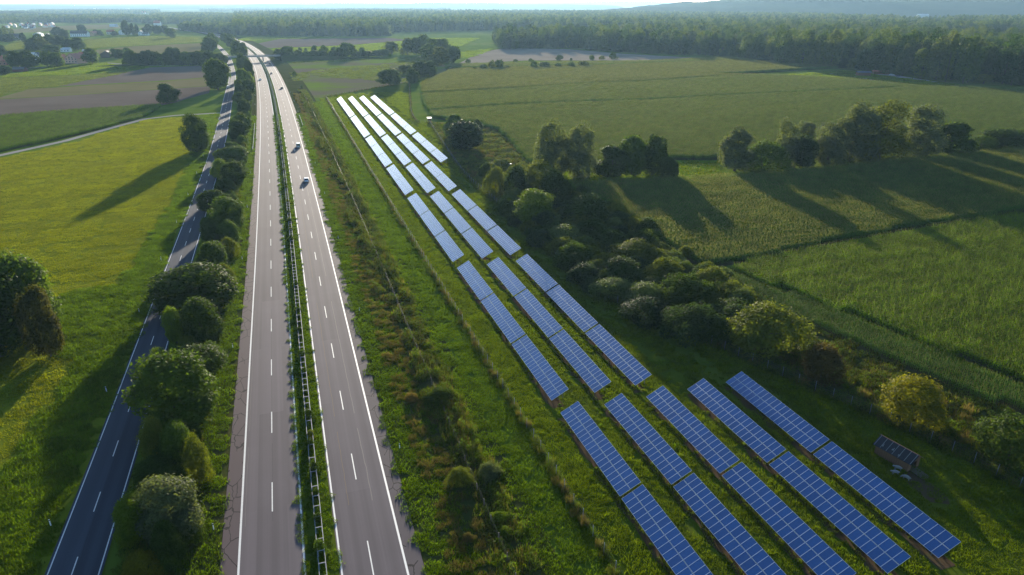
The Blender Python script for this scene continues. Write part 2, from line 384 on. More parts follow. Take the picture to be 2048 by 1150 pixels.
def asphalt(name, base, shoulder, seams, s_lo, s_hi, crackscale=.55, rough=.78):
    """UV = metres along, metres across"""
    n = N(name); uv = n.uv(); sp = n.n('ShaderNodeSeparateXYZ'); n.L(uv, sp.inputs[0]); x, y = sp.outputs[0], sp.outputs[1]
    str_ = n.noise(1.2, n.mapped(uv, 0, (.012, 1.6, 1)), 5, .6); gr = n.noise(9, uv, 4, .7); pt = n.noise(.09, uv, 4)
    f = n.math('MULTIPLY_ADD', str_, .55, n.math('MULTIPLY', pt, .45))
    c = n.mix(f, tuple(v * .5 for v in base), tuple(v * 1.5 for v in base))
    trk = n.math('SINE', n.math('MULTIPLY', y, 3.4)); c = n.mix(n.math('MULTIPLY_ADD', trk, .15, .15), c, tuple(v * .45 for v in base))
    c = n.mix(n.math('MULTIPLY', gr, .35), c, tuple(v * .6 for v in base))
    # repaired bays: rectangular patches of newer surfacing
    br = n.n('ShaderNodeTexBrick'); br.inputs['Scale'].default_value = 1; br.inputs['Mortar Size'].default_value = 0
    br.inputs['Brick Width'].default_value = 46; br.inputs['Row Height'].default_value = 3.6; br.inputs['Bias'].default_value = -.35
    br.inputs['Color1'].default_value = (0, 0, 0, 1); br.inputs['Color2'].default_value = (1, 1, 1, 1); n.L(uv, br.inputs['Vector'])
    c = n.mix(n.math('MULTIPLY', br.outputs[0], .5), c, tuple(v * 1.5 for v in base))
    # shoulder band and its cracks
    if s_hi > s_lo:
        sh = n.math('MULTIPLY', n.math('GREATER_THAN', y, s_lo), n.math('LESS_THAN', y, s_hi))
        c = n.mix(sh, c, n.mix(gr, tuple(v * .85 for v in shoulder), tuple(v * 1.2 for v in shoulder)))
        dst = n.n('ShaderNodeMix', data_type='VECTOR'); dst.inputs[0].default_value = .35
        nz = n.n('ShaderNodeTexNoise'); nz.inputs['Scale'].default_value = .8; nz.inputs['Detail'].default_value = 6; n.L(uv, nz.inputs['Vector'])
        n.L(uv, dst.inputs[4]); n.L(nz.outputs['Color'], dst.inputs[5])
        vo = n.n('ShaderNodeTexVoronoi', feature='DISTANCE_TO_EDGE'); vo.inputs['Scale'].default_value = crackscale * 1.5
        n.L(n.mapped(dst.outputs[1], 0, (.5, 1, 1)), vo.inputs['Vector'])
        ck = n.math('LESS_THAN', vo.outputs['Distance'], .022)
        ck = n.math('MULTIPLY', ck, n.math('GREATER_THAN', n.noise(.12, uv, 2), .45))
        c = n.mix(n.math('MULTIPLY', n.math('MULTIPLY', ck, sh), .85), c, (.012, .012, .014))
    for (yc, wdt, colr) in seams:
        wob = n.math('MULTIPLY_ADD', n.math('SUBTRACT', n.noise(.25, uv, 3), .5), .35, yc)
        ln = n.math('LESS_THAN', n.math('ABSOLUTE', n.math('SUBTRACT', y, wob)), wdt)
        ln = n.math('MULTIPLY', ln, n.math('GREATER_THAN', n.noise(.05, n.mapped(uv, 0, (1, 0, 1)), 2), .46))
        c = n.mix(n.math('MULTIPLY', ln, .6), c, colr)
    r = n.math('MULTIPLY_ADD', gr, .12, rough)
    return n.done(n.bsdf(c, r, gr, .25, .01, Specular_IOR_Level=.12))
M_ASPH_L = asphalt('asphalt_outbound', (.122, .104, .112), (.085, .064, .068), [(-5.35, .03, (.05, .05, .05)), (-8.6, .025, (.2, .19, .17))], -12, -9.15)
M_ASPH_R = asphalt('asphalt_inbound', (.122, .104, .112), (.082, .068, .074), [(6.9, .045, (.26, .24, .19)), (3.9, .03, (.22, .15, .07))], 9.2, 12)
M_ASPH_C = asphalt('asphalt_country', (.055, .062, .08), (.04, .04, .04), [(.2, .02, (.03, .03, .03))], 0, 0, rough=.88)
ih = len(HC)
hwL = tag(obj('highway_carriageway', ribbon('carriageway', HC, HN, HS, -11.1, -1.75, .16, M_ASPH_L, 4)), 'grey two lane carriageway along the roadside tree row', 'highway', kind='structure')
hwR = tag(obj('highway_carriageway', ribbon('carriageway', HC, HN, HS, 1.75, 11.0, .16, M_ASPH_R, 4)), 'grey two lane carriageway with cars on the solar park side', 'highway', kind='structure')
tag(obj('highway_verge', ribbon('verge', HC, HN, HS, -19.5, 26, .10, M_SCRUB, 8)), 'grassy verge and low embankment carrying the highway', 'verge', kind='structure')
tag(obj('median_strip', ribbon('median', HC, HN, HS, -1.75, 1.75, .20, M_PARK, 2)), 'narrow grass strip between the two carriageways', 'median', kind='structure')
for par, offs in ((hwL, ((-9.08, .12), (-1.95, .11))), (hwR, ((2.0, .10), (9.05, .12)))):
    for o, hw in offs: obj('edge_line', ribbon('edge_line', HC, HN, HS, o - hw, o + hw, .166, M_WHITE), par)
def at(C, T, Nn, S, s, o):
    i = int(np.clip(np.searchsorted(S, s) - 1, 0, len(S) - 2)); t = (s - S[i]) / (S[i + 1] - S[i])
    p = C[i] * (1 - t) + C[i + 1] * t + Nn[i] * o; return p, math.atan2(T[i][1], T[i][0])
def dash_mesh(L, w_, z):
    return quads_mesh('lane_dash', [(0, -w_, z), (L, -w_, z), (L, w_, z), (0, w_, z)], [(0, 1, 2, 3)], M_WHITE)
S0 = HS[np.argmin(abs(HC[:, 1] - 58.5))]
dm = dash_mesh(6.0, .068, .166)
for par, o, y_ref in ((hwL, -5.4, G(547, 1023)[1]), (hwR, 5.35, G(714, 992)[1])):
    s_ref = S0 + (y_ref - 58.5) / math.cos(ANG)
    s = s_ref - 18 * 3
    while s < S0 + 1080:
        p_, a_ = at(HC, HT, HN, HS, s, o); obj('lane_dash', dm, par, (p_[0], p_[1], 0), (0, 0, a_)); s += 18
# country road
cl = [(-80, -30), (-52.2, 58.5), (-70.0, 112.5), (-132.6, 300.4), (-198.6, 485.6), (-218.4, 541.3), (-244.0, 612.4), (-280.1, 705.5), (-332.2, 834.3), (-379.4, 943.8), (-446.5, 1092.0), (-560, 1330)]
cl[0] = (-23.5, -30)
CC = smooth_curve(cl); CT, CN, CS = frame(CC); CC = CC + CN * 2.75; CT, CN, CS = frame(CC)
crd = tag(obj('country_road', ribbon('country_road', CC, CN, CS, -3.05, 3.05, .15, M_ASPH_C, 2)), 'narrow dark country road beside the tree row', 'road', kind='structure')
for o in (-2.72, 2.72): obj('edge_line', ribbon('edge_line', CC, CN, CS, o - .07, o + .07, .156, M_WHITE), crd)
dm2 = dash_mesh(4.0, .065, .156); s = 30
C0 = CS[np.argmin(abs(CC[:, 1] - G(205, 912)[1]))]
s = C0 - 12 * 5
while s < C0 + 700:
    p_, a_ = at(CC, CT, CN, CS, s, -.15); obj('lane_dash', dm2, crd, (p_[0], p_[1], 0), (0, 0, a_)); s += 12

def off_hw(X, Y):
    """signed distance right of the highway centre line"""
    xc = np.interp(Y, HC[:, 1], HC[:, 0]); i = np.clip(np.searchsorted(HC[:, 1], Y), 0, len(HC) - 1)
    return (X - xc) * HT[i, 1]
def off_cr(X, Y):
    xc = np.interp(Y, CC[:, 1], CC[:, 0]); i = np.clip(np.searchsorted(CC[:, 1], Y), 0, len(CC) - 1)
    return (X - xc) * CT[i, 1]

# ------------------------------------------------------------------ scattering
def source(name, me):
    return bpy.data.objects.new(name, me)          # geometry for the scatter nodes only
def scatter(name, X, Y, Z, rot, scl, srcs, label, cat, idx=None):
    n = len(X)
    me = bpy.data.meshes.new(name); me.vertices.add(n)
    co = np.stack([X, Y, np.broadcast_to(Z, (n,))], 1).astype(np.float32); me.vertices.foreach_set('co', co.ravel())
    a = me.attributes.new('rot', 'FLOAT', 'POINT'); a.data.foreach_set('value', np.asarray(rot, np.float32))
    a = me.attributes.new('scl', 'FLOAT_VECTOR', 'POINT')
    scl = np.asarray(scl, np.float32); scl = np.repeat(scl[:, None], 3, 1) if scl.ndim == 1 else scl
    a.data.foreach_set('vector', scl.astype(np.float32).ravel())
    a = me.attributes.new('idx', 'INT', 'POINT'); a.data.foreach_set('value', np.asarray(idx if idx is not None else rng.integers(0, len(srcs), n), np.int32))
    me.update()
    o = tag(obj(name, me), label, cat, kind='stuff')
    ng = bpy.data.node_groups.new(name + '_scatter', 'GeometryNodeTree')
    ng.interface.new_socket('Geometry', in_out='INPUT', socket_type='NodeSocketGeometry')
    ng.interface.new_socket('Geometry', in_out='OUTPUT', socket_type='NodeSocketGeometry')
    gi = ng.nodes.new('NodeGroupInput'); go = ng.nodes.new('NodeGroupOutput')
    iop = ng.nodes.new('GeometryNodeInstanceOnPoints'); jn = ng.nodes.new('GeometryNodeJoinGeometry')
    for s_ in srcs:
        oi = ng.nodes.new('GeometryNodeObjectInfo'); oi.inputs['Object'].default_value = s_; oi.inputs['As Instance'].default_value = True
        ng.links.new(oi.outputs['Geometry'], jn.inputs[0])
    def attr(nm, typ):
        q = ng.nodes.new('GeometryNodeInputNamedAttribute'); q.data_type = typ; q.inputs['Name'].default_value = nm
        return [x for x in q.outputs if x.enabled and x.name == 'Attribute'][0]
    cmb = ng.nodes.new('ShaderNodeCombineXYZ'); ng.links.new(attr('rot', 'FLOAT'), cmb.inputs['Z'])
    e2r = ng.nodes.new('FunctionNodeEulerToRotation'); ng.links.new(cmb.outputs[0], e2r.inputs[0])
    ng.links.new(gi.outputs[0], iop.inputs['Points']); ng.links.new(jn.outputs[0], iop.inputs['Instance'])
    iop.inputs['Pick Instance'].default_value = True
    ng.links.new(attr('idx', 'INT'), iop.inputs['Instance Index'])
    ng.links.new(e2r.outputs[0], iop.inputs['Rotation']); ng.links.new(attr('scl', 'FLOAT_VECTOR'), iop.inputs['Scale'])
    ng.links.new(iop.outputs[0], go.inputs[0])
    o.modifiers.new('scatter', 'NODES').node_group = ng
    return o
def blades(n, sx, sy, h0, h1, w0, w1, lean=.5, mi=0, seed=0):
    r = np.random.default_rng(seed)
    x = (r.random(n) - .5) * sx; y = (r.random(n) - .5) * sy; a = r.random(n) * 6.283; h = h0 + (h1 - h0) * r.random(n); wd = w0 + (w1 - w0) * r.random(n)
    lx = np.cos(a + 1.57 * r.choice([-1, 1], n)) * h * lean * r.random(n); ly = np.sin(a + 1.57) * h * lean * r.random(n)
    dx, dy = np.cos(a) * wd / 2, np.sin(a) * wd / 2
    V = np.stack([np.stack([x - dx * .7, y - dy * .7, x * 0], 1), np.stack([x + dx * .7, y + dy * .7, x * 0], 1),
                  np.stack([x + dx + lx * .5, y + dy + ly * .5, h * .55], 1), np.stack([x + lx, y + ly, h], 1)], 1).reshape(-1, 3)
    Q = np.arange(n * 4).reshape(-1, 4)
    return V, Q, np.full(n, mi)
def diamonds(c, nrm, size, aspect=.6, seed=0):
    r = np.random.default_rng(seed); n = len(c)
    nrm = nrm / np.linalg.norm(nrm, axis=1)[:, None]
    t = np.cross(nrm, r.normal(size=(n, 3))); t /= np.linalg.norm(t, axis=1)[:, None] + 1e-9
    b = np.cross(nrm, t); s = size[:, None]
    V = np.stack([c - t * s * .5, c - b * s * .5 * aspect + nrm * s * .06, c + t * s * .5, c + b * s * .5 * aspect + nrm * s * .06], 1).reshape(-1, 3)
    return V, np.arange(n * 4).reshape(-1, 4)
def join(parts):
    V, Q, M = [], [], []; b = 0
    for v, q, m in parts:
        V.append(v); Q.append(q + b); M.append(m); b += len(v)
    return np.concatenate(V), np.concatenate(Q), np.concatenate(M)
def patch(name, mats, *parts):
    V, Q, Mi = join(parts); return source(name, quads_mesh(name, V, Q, mats, Mi))
SRC_LAWN = [patch('lawn_patch', [M_GRASS, M_DRY], blades(260, 2.1, 2.1, .12, .34, .05, .12, .7, 0, k), blades(8, 2.1, 2.1, .1, .2, .03, .05, .5, 1, k + 9)) for k in range(3)]
SRC_MOWN = [patch('mown_patch', [M_MOWN, M_DRY], blades(520, 4.2, 4.2, .07, .19, .08, .19, .9, 0, k + 20), blades(16, 4.2, 4.2, .06, .13, .06, .1, .9, 1, k + 29)) for k in range(3)]
M_DULL = leaf_mat('dull_crop_blade', (.095, .12, .03), trans=.4, var=.2, nscale=.6)
SRC_DULL = [patch('dull_patch', [M_DULL, M_MOWN], blades(330, 4.2, 4.2, .08, .22, .12, .26, .9, 0, k + 240), blades(50, 4.2, 4.2, .1, .2, .12, .25, .9, 1, k + 249)) for k in range(3)]
SRC_LUSH2 = [patch('crop_patch', [M_LUSH, M_MOWN], blades(260, 4.2, 4.2, .12, .3, .12, .28, .9, 0, k + 220), blades(120, 4.2, 4.2, .1, .28, .12, .25, .9, 1, k + 229)) for k in range(3)]
SRC_LUSH = [patch('lush_patch', [M_LUSH, M_DRY], blades(240, 2.1, 2.1, .2, .5, .05, .14, .8, 0, k + 40), blades(6, 2.1, 2.1, .3, .5, .03, .05, .5, 1, k + 49)) for k in range(3)]
def tuft(k, n, rad, h0, h1, mat_i):
    r = np.random.default_rng(k + 300); a = r.random(n) * 6.283; rr = rad * np.sqrt(r.random(n)); x, y = np.cos(a) * rr, np.sin(a) * rr
    h = (h0 + (h1 - h0) * r.random(n)) * (1 - .5 * rr / rad); w_ = .05 + .06 * r.random(n); t = r.random(n) * 6.283
    dx, dy = np.cos(t) * w_ / 2, np.sin(t) * w_ / 2; lx, ly = np.cos(a) * h * .5 * r.random(n), np.sin(a) * h * .5 * r.random(n)
    V = np.stack([np.stack([x - dx, y - dy, x * 0], 1), np.stack([x + dx, y + dy, x * 0], 1), np.stack([x + dx + lx * .5, y + dy + ly * .5, h * .6], 1), np.stack([x + lx, y + ly, h], 1)], 1).reshape(-1, 3)
    return V, np.arange(n * 4).reshape(-1, 4), np.full(n, mat_i)
SRC_TUFT = [patch('tuft', [M_GRASS, M_LUSH], tuft(k, 60, .5, .25, .5, k % 2)) for k in range(4)]
def weed(k, h=1.0):
    r = np.random.default_rng(k + 60); n = 260
    c = np.stack([(r.random(n) - .5) * 2.1, (r.random(n) - .5) * 2.1, np.zeros(n)], 1)
    top = .25 + .75 * np.sin(c[:, 0] * 2.1 + k) * np.cos(c[:, 1] * 1.7 + k * 2) ** 2
    c[:, 2] = (.1 + np.clip(top, .15, 1) * r.random(n) ** .6) * h
    v, q = diamonds(c, r.normal(size=(n, 3)) + (0, 0, .5), .12 + .2 * r.random(n), .5, k)
    return [(v, q, np.zeros(n, int)), blades(38, 2.1, 2.1, .5 * h, 1.1 * h, .03, .06, .35, 1, k + 70), blades(60, 2.1, 2.1, .3 * h, .8 * h, .05, .1, .5, 2, k + 80)]
SRC_WEED = [patch('weed_patch', [M_WEED, M_DRY, M_GRASS], *weed(k)) for k in range(4)]
SRC_DRY = [patch('dry_patch', [M_DRY, M_GRASS], blades(170, 1.6, 1.6, .4, 1.15, .03, .08, .5, 0, k + 90), blades(60, 1.6, 1.6, .3, .8, .04, .09, .6, 1, k + 95)) for k in range(3)]
def maize(k, leafm, tass, tall=2.2):
    """three short rows of maize plants"""
    r = np.random.default_rng(k + 100); V = []; Mi = []
    for row in range(3):
        for j in range(10):
            x = (j - 4.5) * .3 + r.normal() * .04; y = (row - 1) * .75 + r.normal() * .05; H = tall * (.74 + .42 * r.random())
            for l in range(6):
                a = (l % 2) * math.pi + 1.57 + r.normal() * .7; z0 = H * (.25 + .12 * l); L = .34 + .22 * r.random(); w_ = .07
                dx, dy = math.cos(a), math.sin(a); px, py = -dy * w_, dx * w_
                b = (x, y, z0); m1 = (x + dx * L * .5, y + dy * L * .5, z0 + L * .35); t = (x + dx * L, y + dy * L, z0 + L * (.05 - .25 * r.random()))
                V += [(b[0] + px * .5, b[1] + py * .5, b[2]), (b[0] - px * .5, b[1] - py * .5, b[2]), (m1[0] - px, m1[1] - py, m1[2]), (m1[0] + px, m1[1] + py, m1[2])]
                V += [(m1[0] + px, m1[1] + py, m1[2]), (m1[0] - px, m1[1] - py, m1[2]), (t[0] - px * .1, t[1] - py * .1, t[2]), (t[0] + px * .1, t[1] + py * .1, t[2])]
                Mi += [0, 0]
            a = r.random() * 6.28
            for q in range(tass):
                a += 1.6; dx, dy = math.cos(a) * .16, math.sin(a) * .16; e = .025
                V += [(x - e, y, H * .85), (x + e, y, H * .85), (x + dx + e, y + dy, H + .25), (x + dx - e, y + dy, H + .25)]; Mi.append(1)
            V += [(x - .02, y, 0), (x + .02, y, 0), (x + .02, y, H * .9), (x - .02, y, H * .9)]; Mi.append(0)
    V = np.array(V); return V, np.arange(len(V)).reshape(-1, 4), np.array(Mi)
SRC_MAIZE = [patch('maize_patch', [M_MAIZE, M_TASSEL], maize(k, M_MAIZE, 1)) for k in range(3)]
SRC_MAIZE_T = [patch('maize_patch', [M_MAIZE, M_TASSEL], maize(k + 5, M_MAIZE, 2)) for k in range(3)]
SRC_MAIZE_Y = [patch('maize_patch', [M_MAIZE_Y, M_TASSEL], maize(k + 9, M_MAIZE_Y, 1, 2.0)) for k in range(3)]

def maize_field(P_, ang, label, srcs=None, hgt=1.0, srcs2=None, cut=None):
    X, Y = grid_in(P_, 2.9, 2.25, ang, .06, 400)
    if cut is not None:
        k = ~cut(X, Y); X, Y = X[k], Y[k]
    n = len(X); d = np.hypot(X, Y)
    wob = np.sin(X * .031 + Y * .017) * np.cos(Y * .043 - X * .011)
    rw = np.floor((-X * math.sin(ang) + Y * math.cos(ang)) / 2.25).astype(int); rw -= rw.min(); rv_ = rng.normal(size=rw.max() + 1)
    big = np.sin(X * .09 + np.sin(Y * .06) * 2) * np.sin(Y * .11 + X * .03)
    sc = np.stack([np.full(n, 1.03), np.full(n, .92), hgt * np.clip(.97 + .05 * wob + .02 * big + .022 * rv_[rw] + .14 * (rng.random(n) - .5), .6, 1.3)], 1)
    rot = np.where(rng.random(n) < .5, ang, ang + math.pi)
    return scatter('maize_field', X, Y, .02, rot, sc, srcs or SRC_MAIZE, label, 'maize')
def dirang(a, b):
    (x0, y0), (x1, y1) = G(*a), G(*b); return math.atan2(y1 - y0, x1 - x0)
a1 = dirang((850, 205), (1440, 158)); a1b = dirang((850, 226), (1800, 178)); a4 = dirang((1470, 535), (2048, 431))
def gaps(*ls):
    segs = [[G(*p) for p in l] for l in ls]
    def f(X, Y):
        k = np.zeros(len(X), bool)
        for (l, w_) in zip(segs, widths):
            xs = np.array([p[0] for p in l]); ysn = np.array([p[1] for p in l])
            k |= (np.abs(Y - np.interp(X, xs, ysn)) < w_) & (X > xs[0]) & (X < xs[-1])
        return k
    widths = [2.4, 2.8, 4.5]
    return f
cutF1 = gaps([(846, 190), (1000, 183), (1150, 172), (1300, 166), (1440, 156)], [(860, 226), (1000, 216), (1150, 209), (1290, 204), (1440, 196), (1650, 186), (1800, 178)], [(1170, 208), (1215, 207)])
lo1 = lambda X, Y: Y < np.interp(X, [G(846, 190)[0], G(1440, 156)[0], G(2500, 120)[0]], [G(846, 190)[1], G(1440, 156)[1], G(2500, 120)[1]])
maize_field(F1, a1, 'green maize crop of the widest field beyond the willows', SRC_MAIZE, 1.05, cut=lambda X, Y: cutF1(X, Y) | ~lo1(X, Y))
maize_field(F1, a1, 'brownish tasselled maize at the top of the widest field', SRC_MAIZE_T, 1.1, cut=lambda X, Y: cutF1(X, Y) | lo1(X, Y))
maize_field(F3, dirang((1345, 364), (2048, 300)), 'dark shadow striped maize below the willow row', SRC_MAIZE_T, 1.05)
FE = PX((1412, 549), (1440, 541), (1560, 588), (1700, 640), (1900, 724), (2048, 784), (2500, 950), (2500, 1010), (2048, 832), (1830, 745), (1640, 665), (1500, 590))
FEW = PX((1412, 549), (1446, 539), (1568, 584), (1710, 636), (1910, 718), (2048, 774), (2500, 934), (2500, 1010), (2048, 832), (1830, 745), (1640, 665), (1500, 590))
maize_field(F4, a4, 'fresh bright green maize in rows behind the scrub', SRC_MAIZE_Y, 1.0, cut=lambda X, Y: inside(FEW, X, Y))
maize_field(FE, dirang((1500, 590), (2048, 832)), 'bluish green border strip of lower plants along the fresh maize', SRC_MAIZE, .72)
X, Y = grid_in(FEW, 1.7, 1.7, a4, .6, 200); k = ~inside(FE, X, Y); X, Y = X[k], Y[k]; n = len(X)
scatter('field_edge_grass', X, Y, .06, rng.random(n) * 6.28, np.stack([np.ones(n)] * 2 + [1.6 + .8 * rng.random(n)], 1), SRC_LUSH, 'bright grass line between border strip and fresh maize', 'grass')
maize_field(FS, a1, 'thin strip of maize in front of the forest', SRC_MAIZE, 1.1)
maize_field(FL, dirang((0, 304), (282, 237)), 'rowed maize across the farm track from the meadow', SRC_MAIZE_Y, 1.0)

# grass and weeds
def zone_pts(u0, u1, o0, o1, step):
    s_ = np.arange(S0 + u0 - 58, S0 + u1 - 58, step); o_ = np.arange(o0, o1, step)
    A, B = np.meshgrid(s_, o_); A = A.ravel() + (rng.random(A.size) - .5) * step; B = B.ravel() + (rng.random(B.size) - .5) * step * .8
    i = np.clip(np.searchsorted(HS, A) - 1, 0, len(HS) - 2)
    P_ = HC[i] + HT[i] * (A - HS[i])[:, None] + HN[i] * B[:, None]
    k = inview(P_[:, 0], P_[:, 1], 250); return P_[k, 0], P_[k, 1], A[k], B[k]
def sc_simple(name, X, Y, srcs, smin, smax, label, cat, z=.02, zs=None):
    n = len(X); s_ = smin + (smax - smin) * rng.random(n)
    if zs is not None: s_ = np.stack([s_, s_, s_ * zs], 1)
    return scatter(name, X, Y, z, rng.random(n) * 6.283, s_, srcs, label, cat)
worn = PX((1800, 948), (1826, 940), (1850, 962), (1890, 985), (1900, 1010), (1860, 1005), (1815, 968))
field('worn_ground', worn, M_EARTH, 'trodden brown earth in front of the shed ramp', 'bare ground')
SOIL = []
for ub0, ub1, nr in ((41, 84, 5), (86, 150.5, 3), (153, 217.5, 3), (220, 263, 3), (264.5, 329, 4), (331, 396, 4), (397, 483, 4)):
    for r in range(nr):
        vv = RV[r]; P_ = [UV(u, vv - .5 + .35 * math.sin(u * .9 + r)) for u in np.arange(ub0, ub1, 3)] + [UV(u, vv + 1.9 + .3 * math.sin(u * .7)) for u in np.arange(ub0, ub1, 3)[::-1]]
        ZK[0] = 36; field('soil_strip', P_, M_EARTH, 'bare brown soil strip under the solar tables of row %s, block %s from the shed' % (ORD[r], ORD[len(SOIL)]), 'bare soil', amp=.2)
    SOIL.append(1)
# park lawn
X, Y = grid_in(park, 1.75, 1.75, HD, .5, 150); d = np.hypot(X, Y); u_, v_ = toUV(X, Y); dv_ = np.min([np.where((v_ - q > -.7) & (v_ - q < 2.2), 0, 1) for q in RV], 0)
k = (d < 520) & ((dv_ > 0) | (np.sin(u_ * .35 + v_) + .8 * np.sin(u_ * .13) > .35)) & ~(inside(worn, X, Y) & (rng.random(len(X)) < .8)); X, Y = X[k], Y[k]
nz = np.sin(X * .21 + np.sin(Y * .13) * 2) * np.sin(Y * .17 + 1.3) ; n = len(X)
s_ = np.stack([np.full(n, 1.), np.full(n, 1.), .8 + .35 * nz + .3 * rng.random(n)], 1)
scatter('park_grass', X, Y, .07, rng.random(n) * 6.28, s_, SRC_LAWN, 'grass growing between the solar rows', 'grass')
X, Y = grid_in(park, 1.5, 1.5, HD, 1.0, 150); k = (np.hypot(X, Y) < 420) & (rng.random(len(X)) < .25 + .6 * (np.sin(X * .19 + 2 * np.sin(Y * .11)) * np.sin(Y * .23) > .1)); X, Y = X[k], Y[k]; n = len(X)
scatter('grass_tufts', X, Y, .07, rng.random(n) * 6.28, np.stack([.6 + .9 * rng.random(n)] * 2 + [.4 + .8 * rng.random(n)], 1), SRC_TUFT, 'taller tufts standing in the park grass', 'grass')
# meadow: mown part and unmown verge
wedge = PX((105, 600), (150, 580), (250, 572), (300, 560), (330, 530), (300, 640), (262, 712), (215, 712), (130, 720), (95, 690))
X, Y = grid_in(meadow, 3.6, 3.6, .35, .6, 150)
oc = off_cr(X, Y) + 3; vb = -(7.5 + 2.0 * np.sin(Y * .02))
k = (oc < vb) & ~inside(wedge, X, Y) & (np.hypot(X, Y) < 620); Xm, Ym = X[k], Y[k]
mb_ = -Xm * math.sin(.42) + Ym * math.cos(.42); n = len(Xm)
scatter('meadow_grass', Xm, Ym, .02, rng.random(n) * 6.28, np.stack([.9 + .25 * rng.random(n)] * 2 + [1 + .35 * np.sin(mb_ * .72) + .25 * np.sin(mb_ * .21 + 1) + .2 * rng.random(n)], 1), SRC_MOWN, 'short mown grass of the big meadow', 'grass')
X, Y = grid_in(meadow, 1.8, 1.8, .35, .6, 150)
oc = off_cr(X, Y); vb = -(10.5 + 2.0 * np.sin(Y * .02) + rng.random(len(X)) * .8)
k = (((oc > vb) & (oc < -3.6)) | inside(wedge, X, Y)) & (np.hypot(X, Y) < 520)
sc_simple('verge_grass', X[k], Y[k], SRC_LUSH, .9, 1.3, 'tall deep green grass along the narrow road', 'grass')
for mn, P_, lb in GROW:
    if mn in ('green_crop', 'olive_crop', 'patchy_crop'):
        X, Y = grid_in(P_, 6.2, 6.2, .2, .7, 100); n = len(X)
        if mn == 'patchy_crop': k = (np.sin(X * .045 + np.sin(Y * .02) * 2) + np.sin(Y * .03 + 1) > -.1) & (rng.random(n) < .8); X, Y = X[k], Y[k]
        sc_simple('field_growth', X, Y, SRC_LUSH2 if mn == 'green_crop' else SRC_DULL, 1.5, 1.9, 'low crop growing on the ' + lb, 'crop', .1, .8)
# verges and median of the highway
X, Y, A, B = zone_pts(10, 420, 11.5, 18.0, 1.7); sc_simple('verge_grass', X, Y, SRC_LUSH, .8, 1.2, 'green grass edging the highway on the solar park side', 'grass', .1, .7)
X, Y, A, B = zone_pts(10, 520, 14.6, 18.5, 1.7); k = rng.random(len(X)) < .75; sc_simple('dry_grass', X[k], Y[k], SRC_DRY, .7, 1.1, 'tan dry grass band beside the dark scrub', 'grass', .1, .6)
X, Y, A, B = zone_pts(10, 540, 16.0, 23.4, 1.6)
edge = (B > 18 + 1.0 * np.sin(A * .11) + 1.0 * np.sin(A * .043 + 1)) & (np.abs(B - 20.2) > .25)
hgt = .75 + .5 * np.abs(np.sin(A * .35 + B)) + .35 * np.sin(A * .09 + B * .6)
k = edge & (rng.random(len(X)) < .93); n = k.sum()
scatter('weed_thicket', X[k], Y[k], .1, rng.random(n) * 6.28, np.stack([np.ones(n) * 1.05, np.ones(n) * 1.05, np.clip(hgt[k] * 1.25, .5, 2.1)], 1), SRC_WEED, 'dark weedy thicket in a strip between highway and park', 'weeds')
X, Y, A, B = zone_pts(10, 470, 23.6, 31.0, 1.7); u_, v_ = toUV(X, Y); k = v_ < 29.2
sc_simple('verge_grass', X[k], Y[k], SRC_LUSH, .85, 1.25, 'bright green grass outside the park fence', 'grass', .1, .75)
X, Y, A, B = zone_pts(10, 420, -15.8, -11.5, 1.7); sc_simple('verge_grass', X, Y, SRC_LUSH, .8, 1.2, 'green verge between the tree row and the highway', 'grass', .1, .7)
X, Y, A, B = zone_pts(10, 420, -21.5, -15.3, 1.8); k = off_cr(X, Y) > 3.6; sc_simple('weed_thicket', X[k], Y[k], SRC_WEED, .8, 1.2, 'low weeds under the roadside tree row', 'weeds', .1, .7)
X, Y, A, B = zone_pts(10, 420, -1.6, 1.6, 1.3); sc_simple('median_grass', X, Y, SRC_LUSH, .55, .8, 'grass of the strip between the carriageways', 'grass', .2, .6)
# rough ground right of the park fence
X, Y = grid_in(scrub, 1.8, 1.8, HD, .7, 150); k = rng.random(len(X)) < .9; X, Y = X[k], Y[k]; n = len(X)
hh = .7 + .5 * np.sin(X * .3 + np.sin(Y * .2) * 2) * np.sin(Y * .27) + .3 * rng.random(n)
scatter('weed_thicket', X, Y, .07, rng.random(n) * 6.28, np.stack([np.ones(n) * 1.1, np.ones(n) * 1.1, np.clip(hh, .35, 1.5)], 1), SRC_WEED, 'weeds and nettles outside the park fence along the maize', 'weeds')
X, Y = grid_in(scrub, 3.2, 3.2, HD, 1, 150); k = (np.sin(X * .15 + 1) * np.sin(Y * .19) > .1) & (rng.random(len(X)) < .6)
sc_simple('dry_grass', X[k], Y[k], SRC_DRY, .9, 1.4, 'brown dead weeds scattered over the rough ground', 'grass')

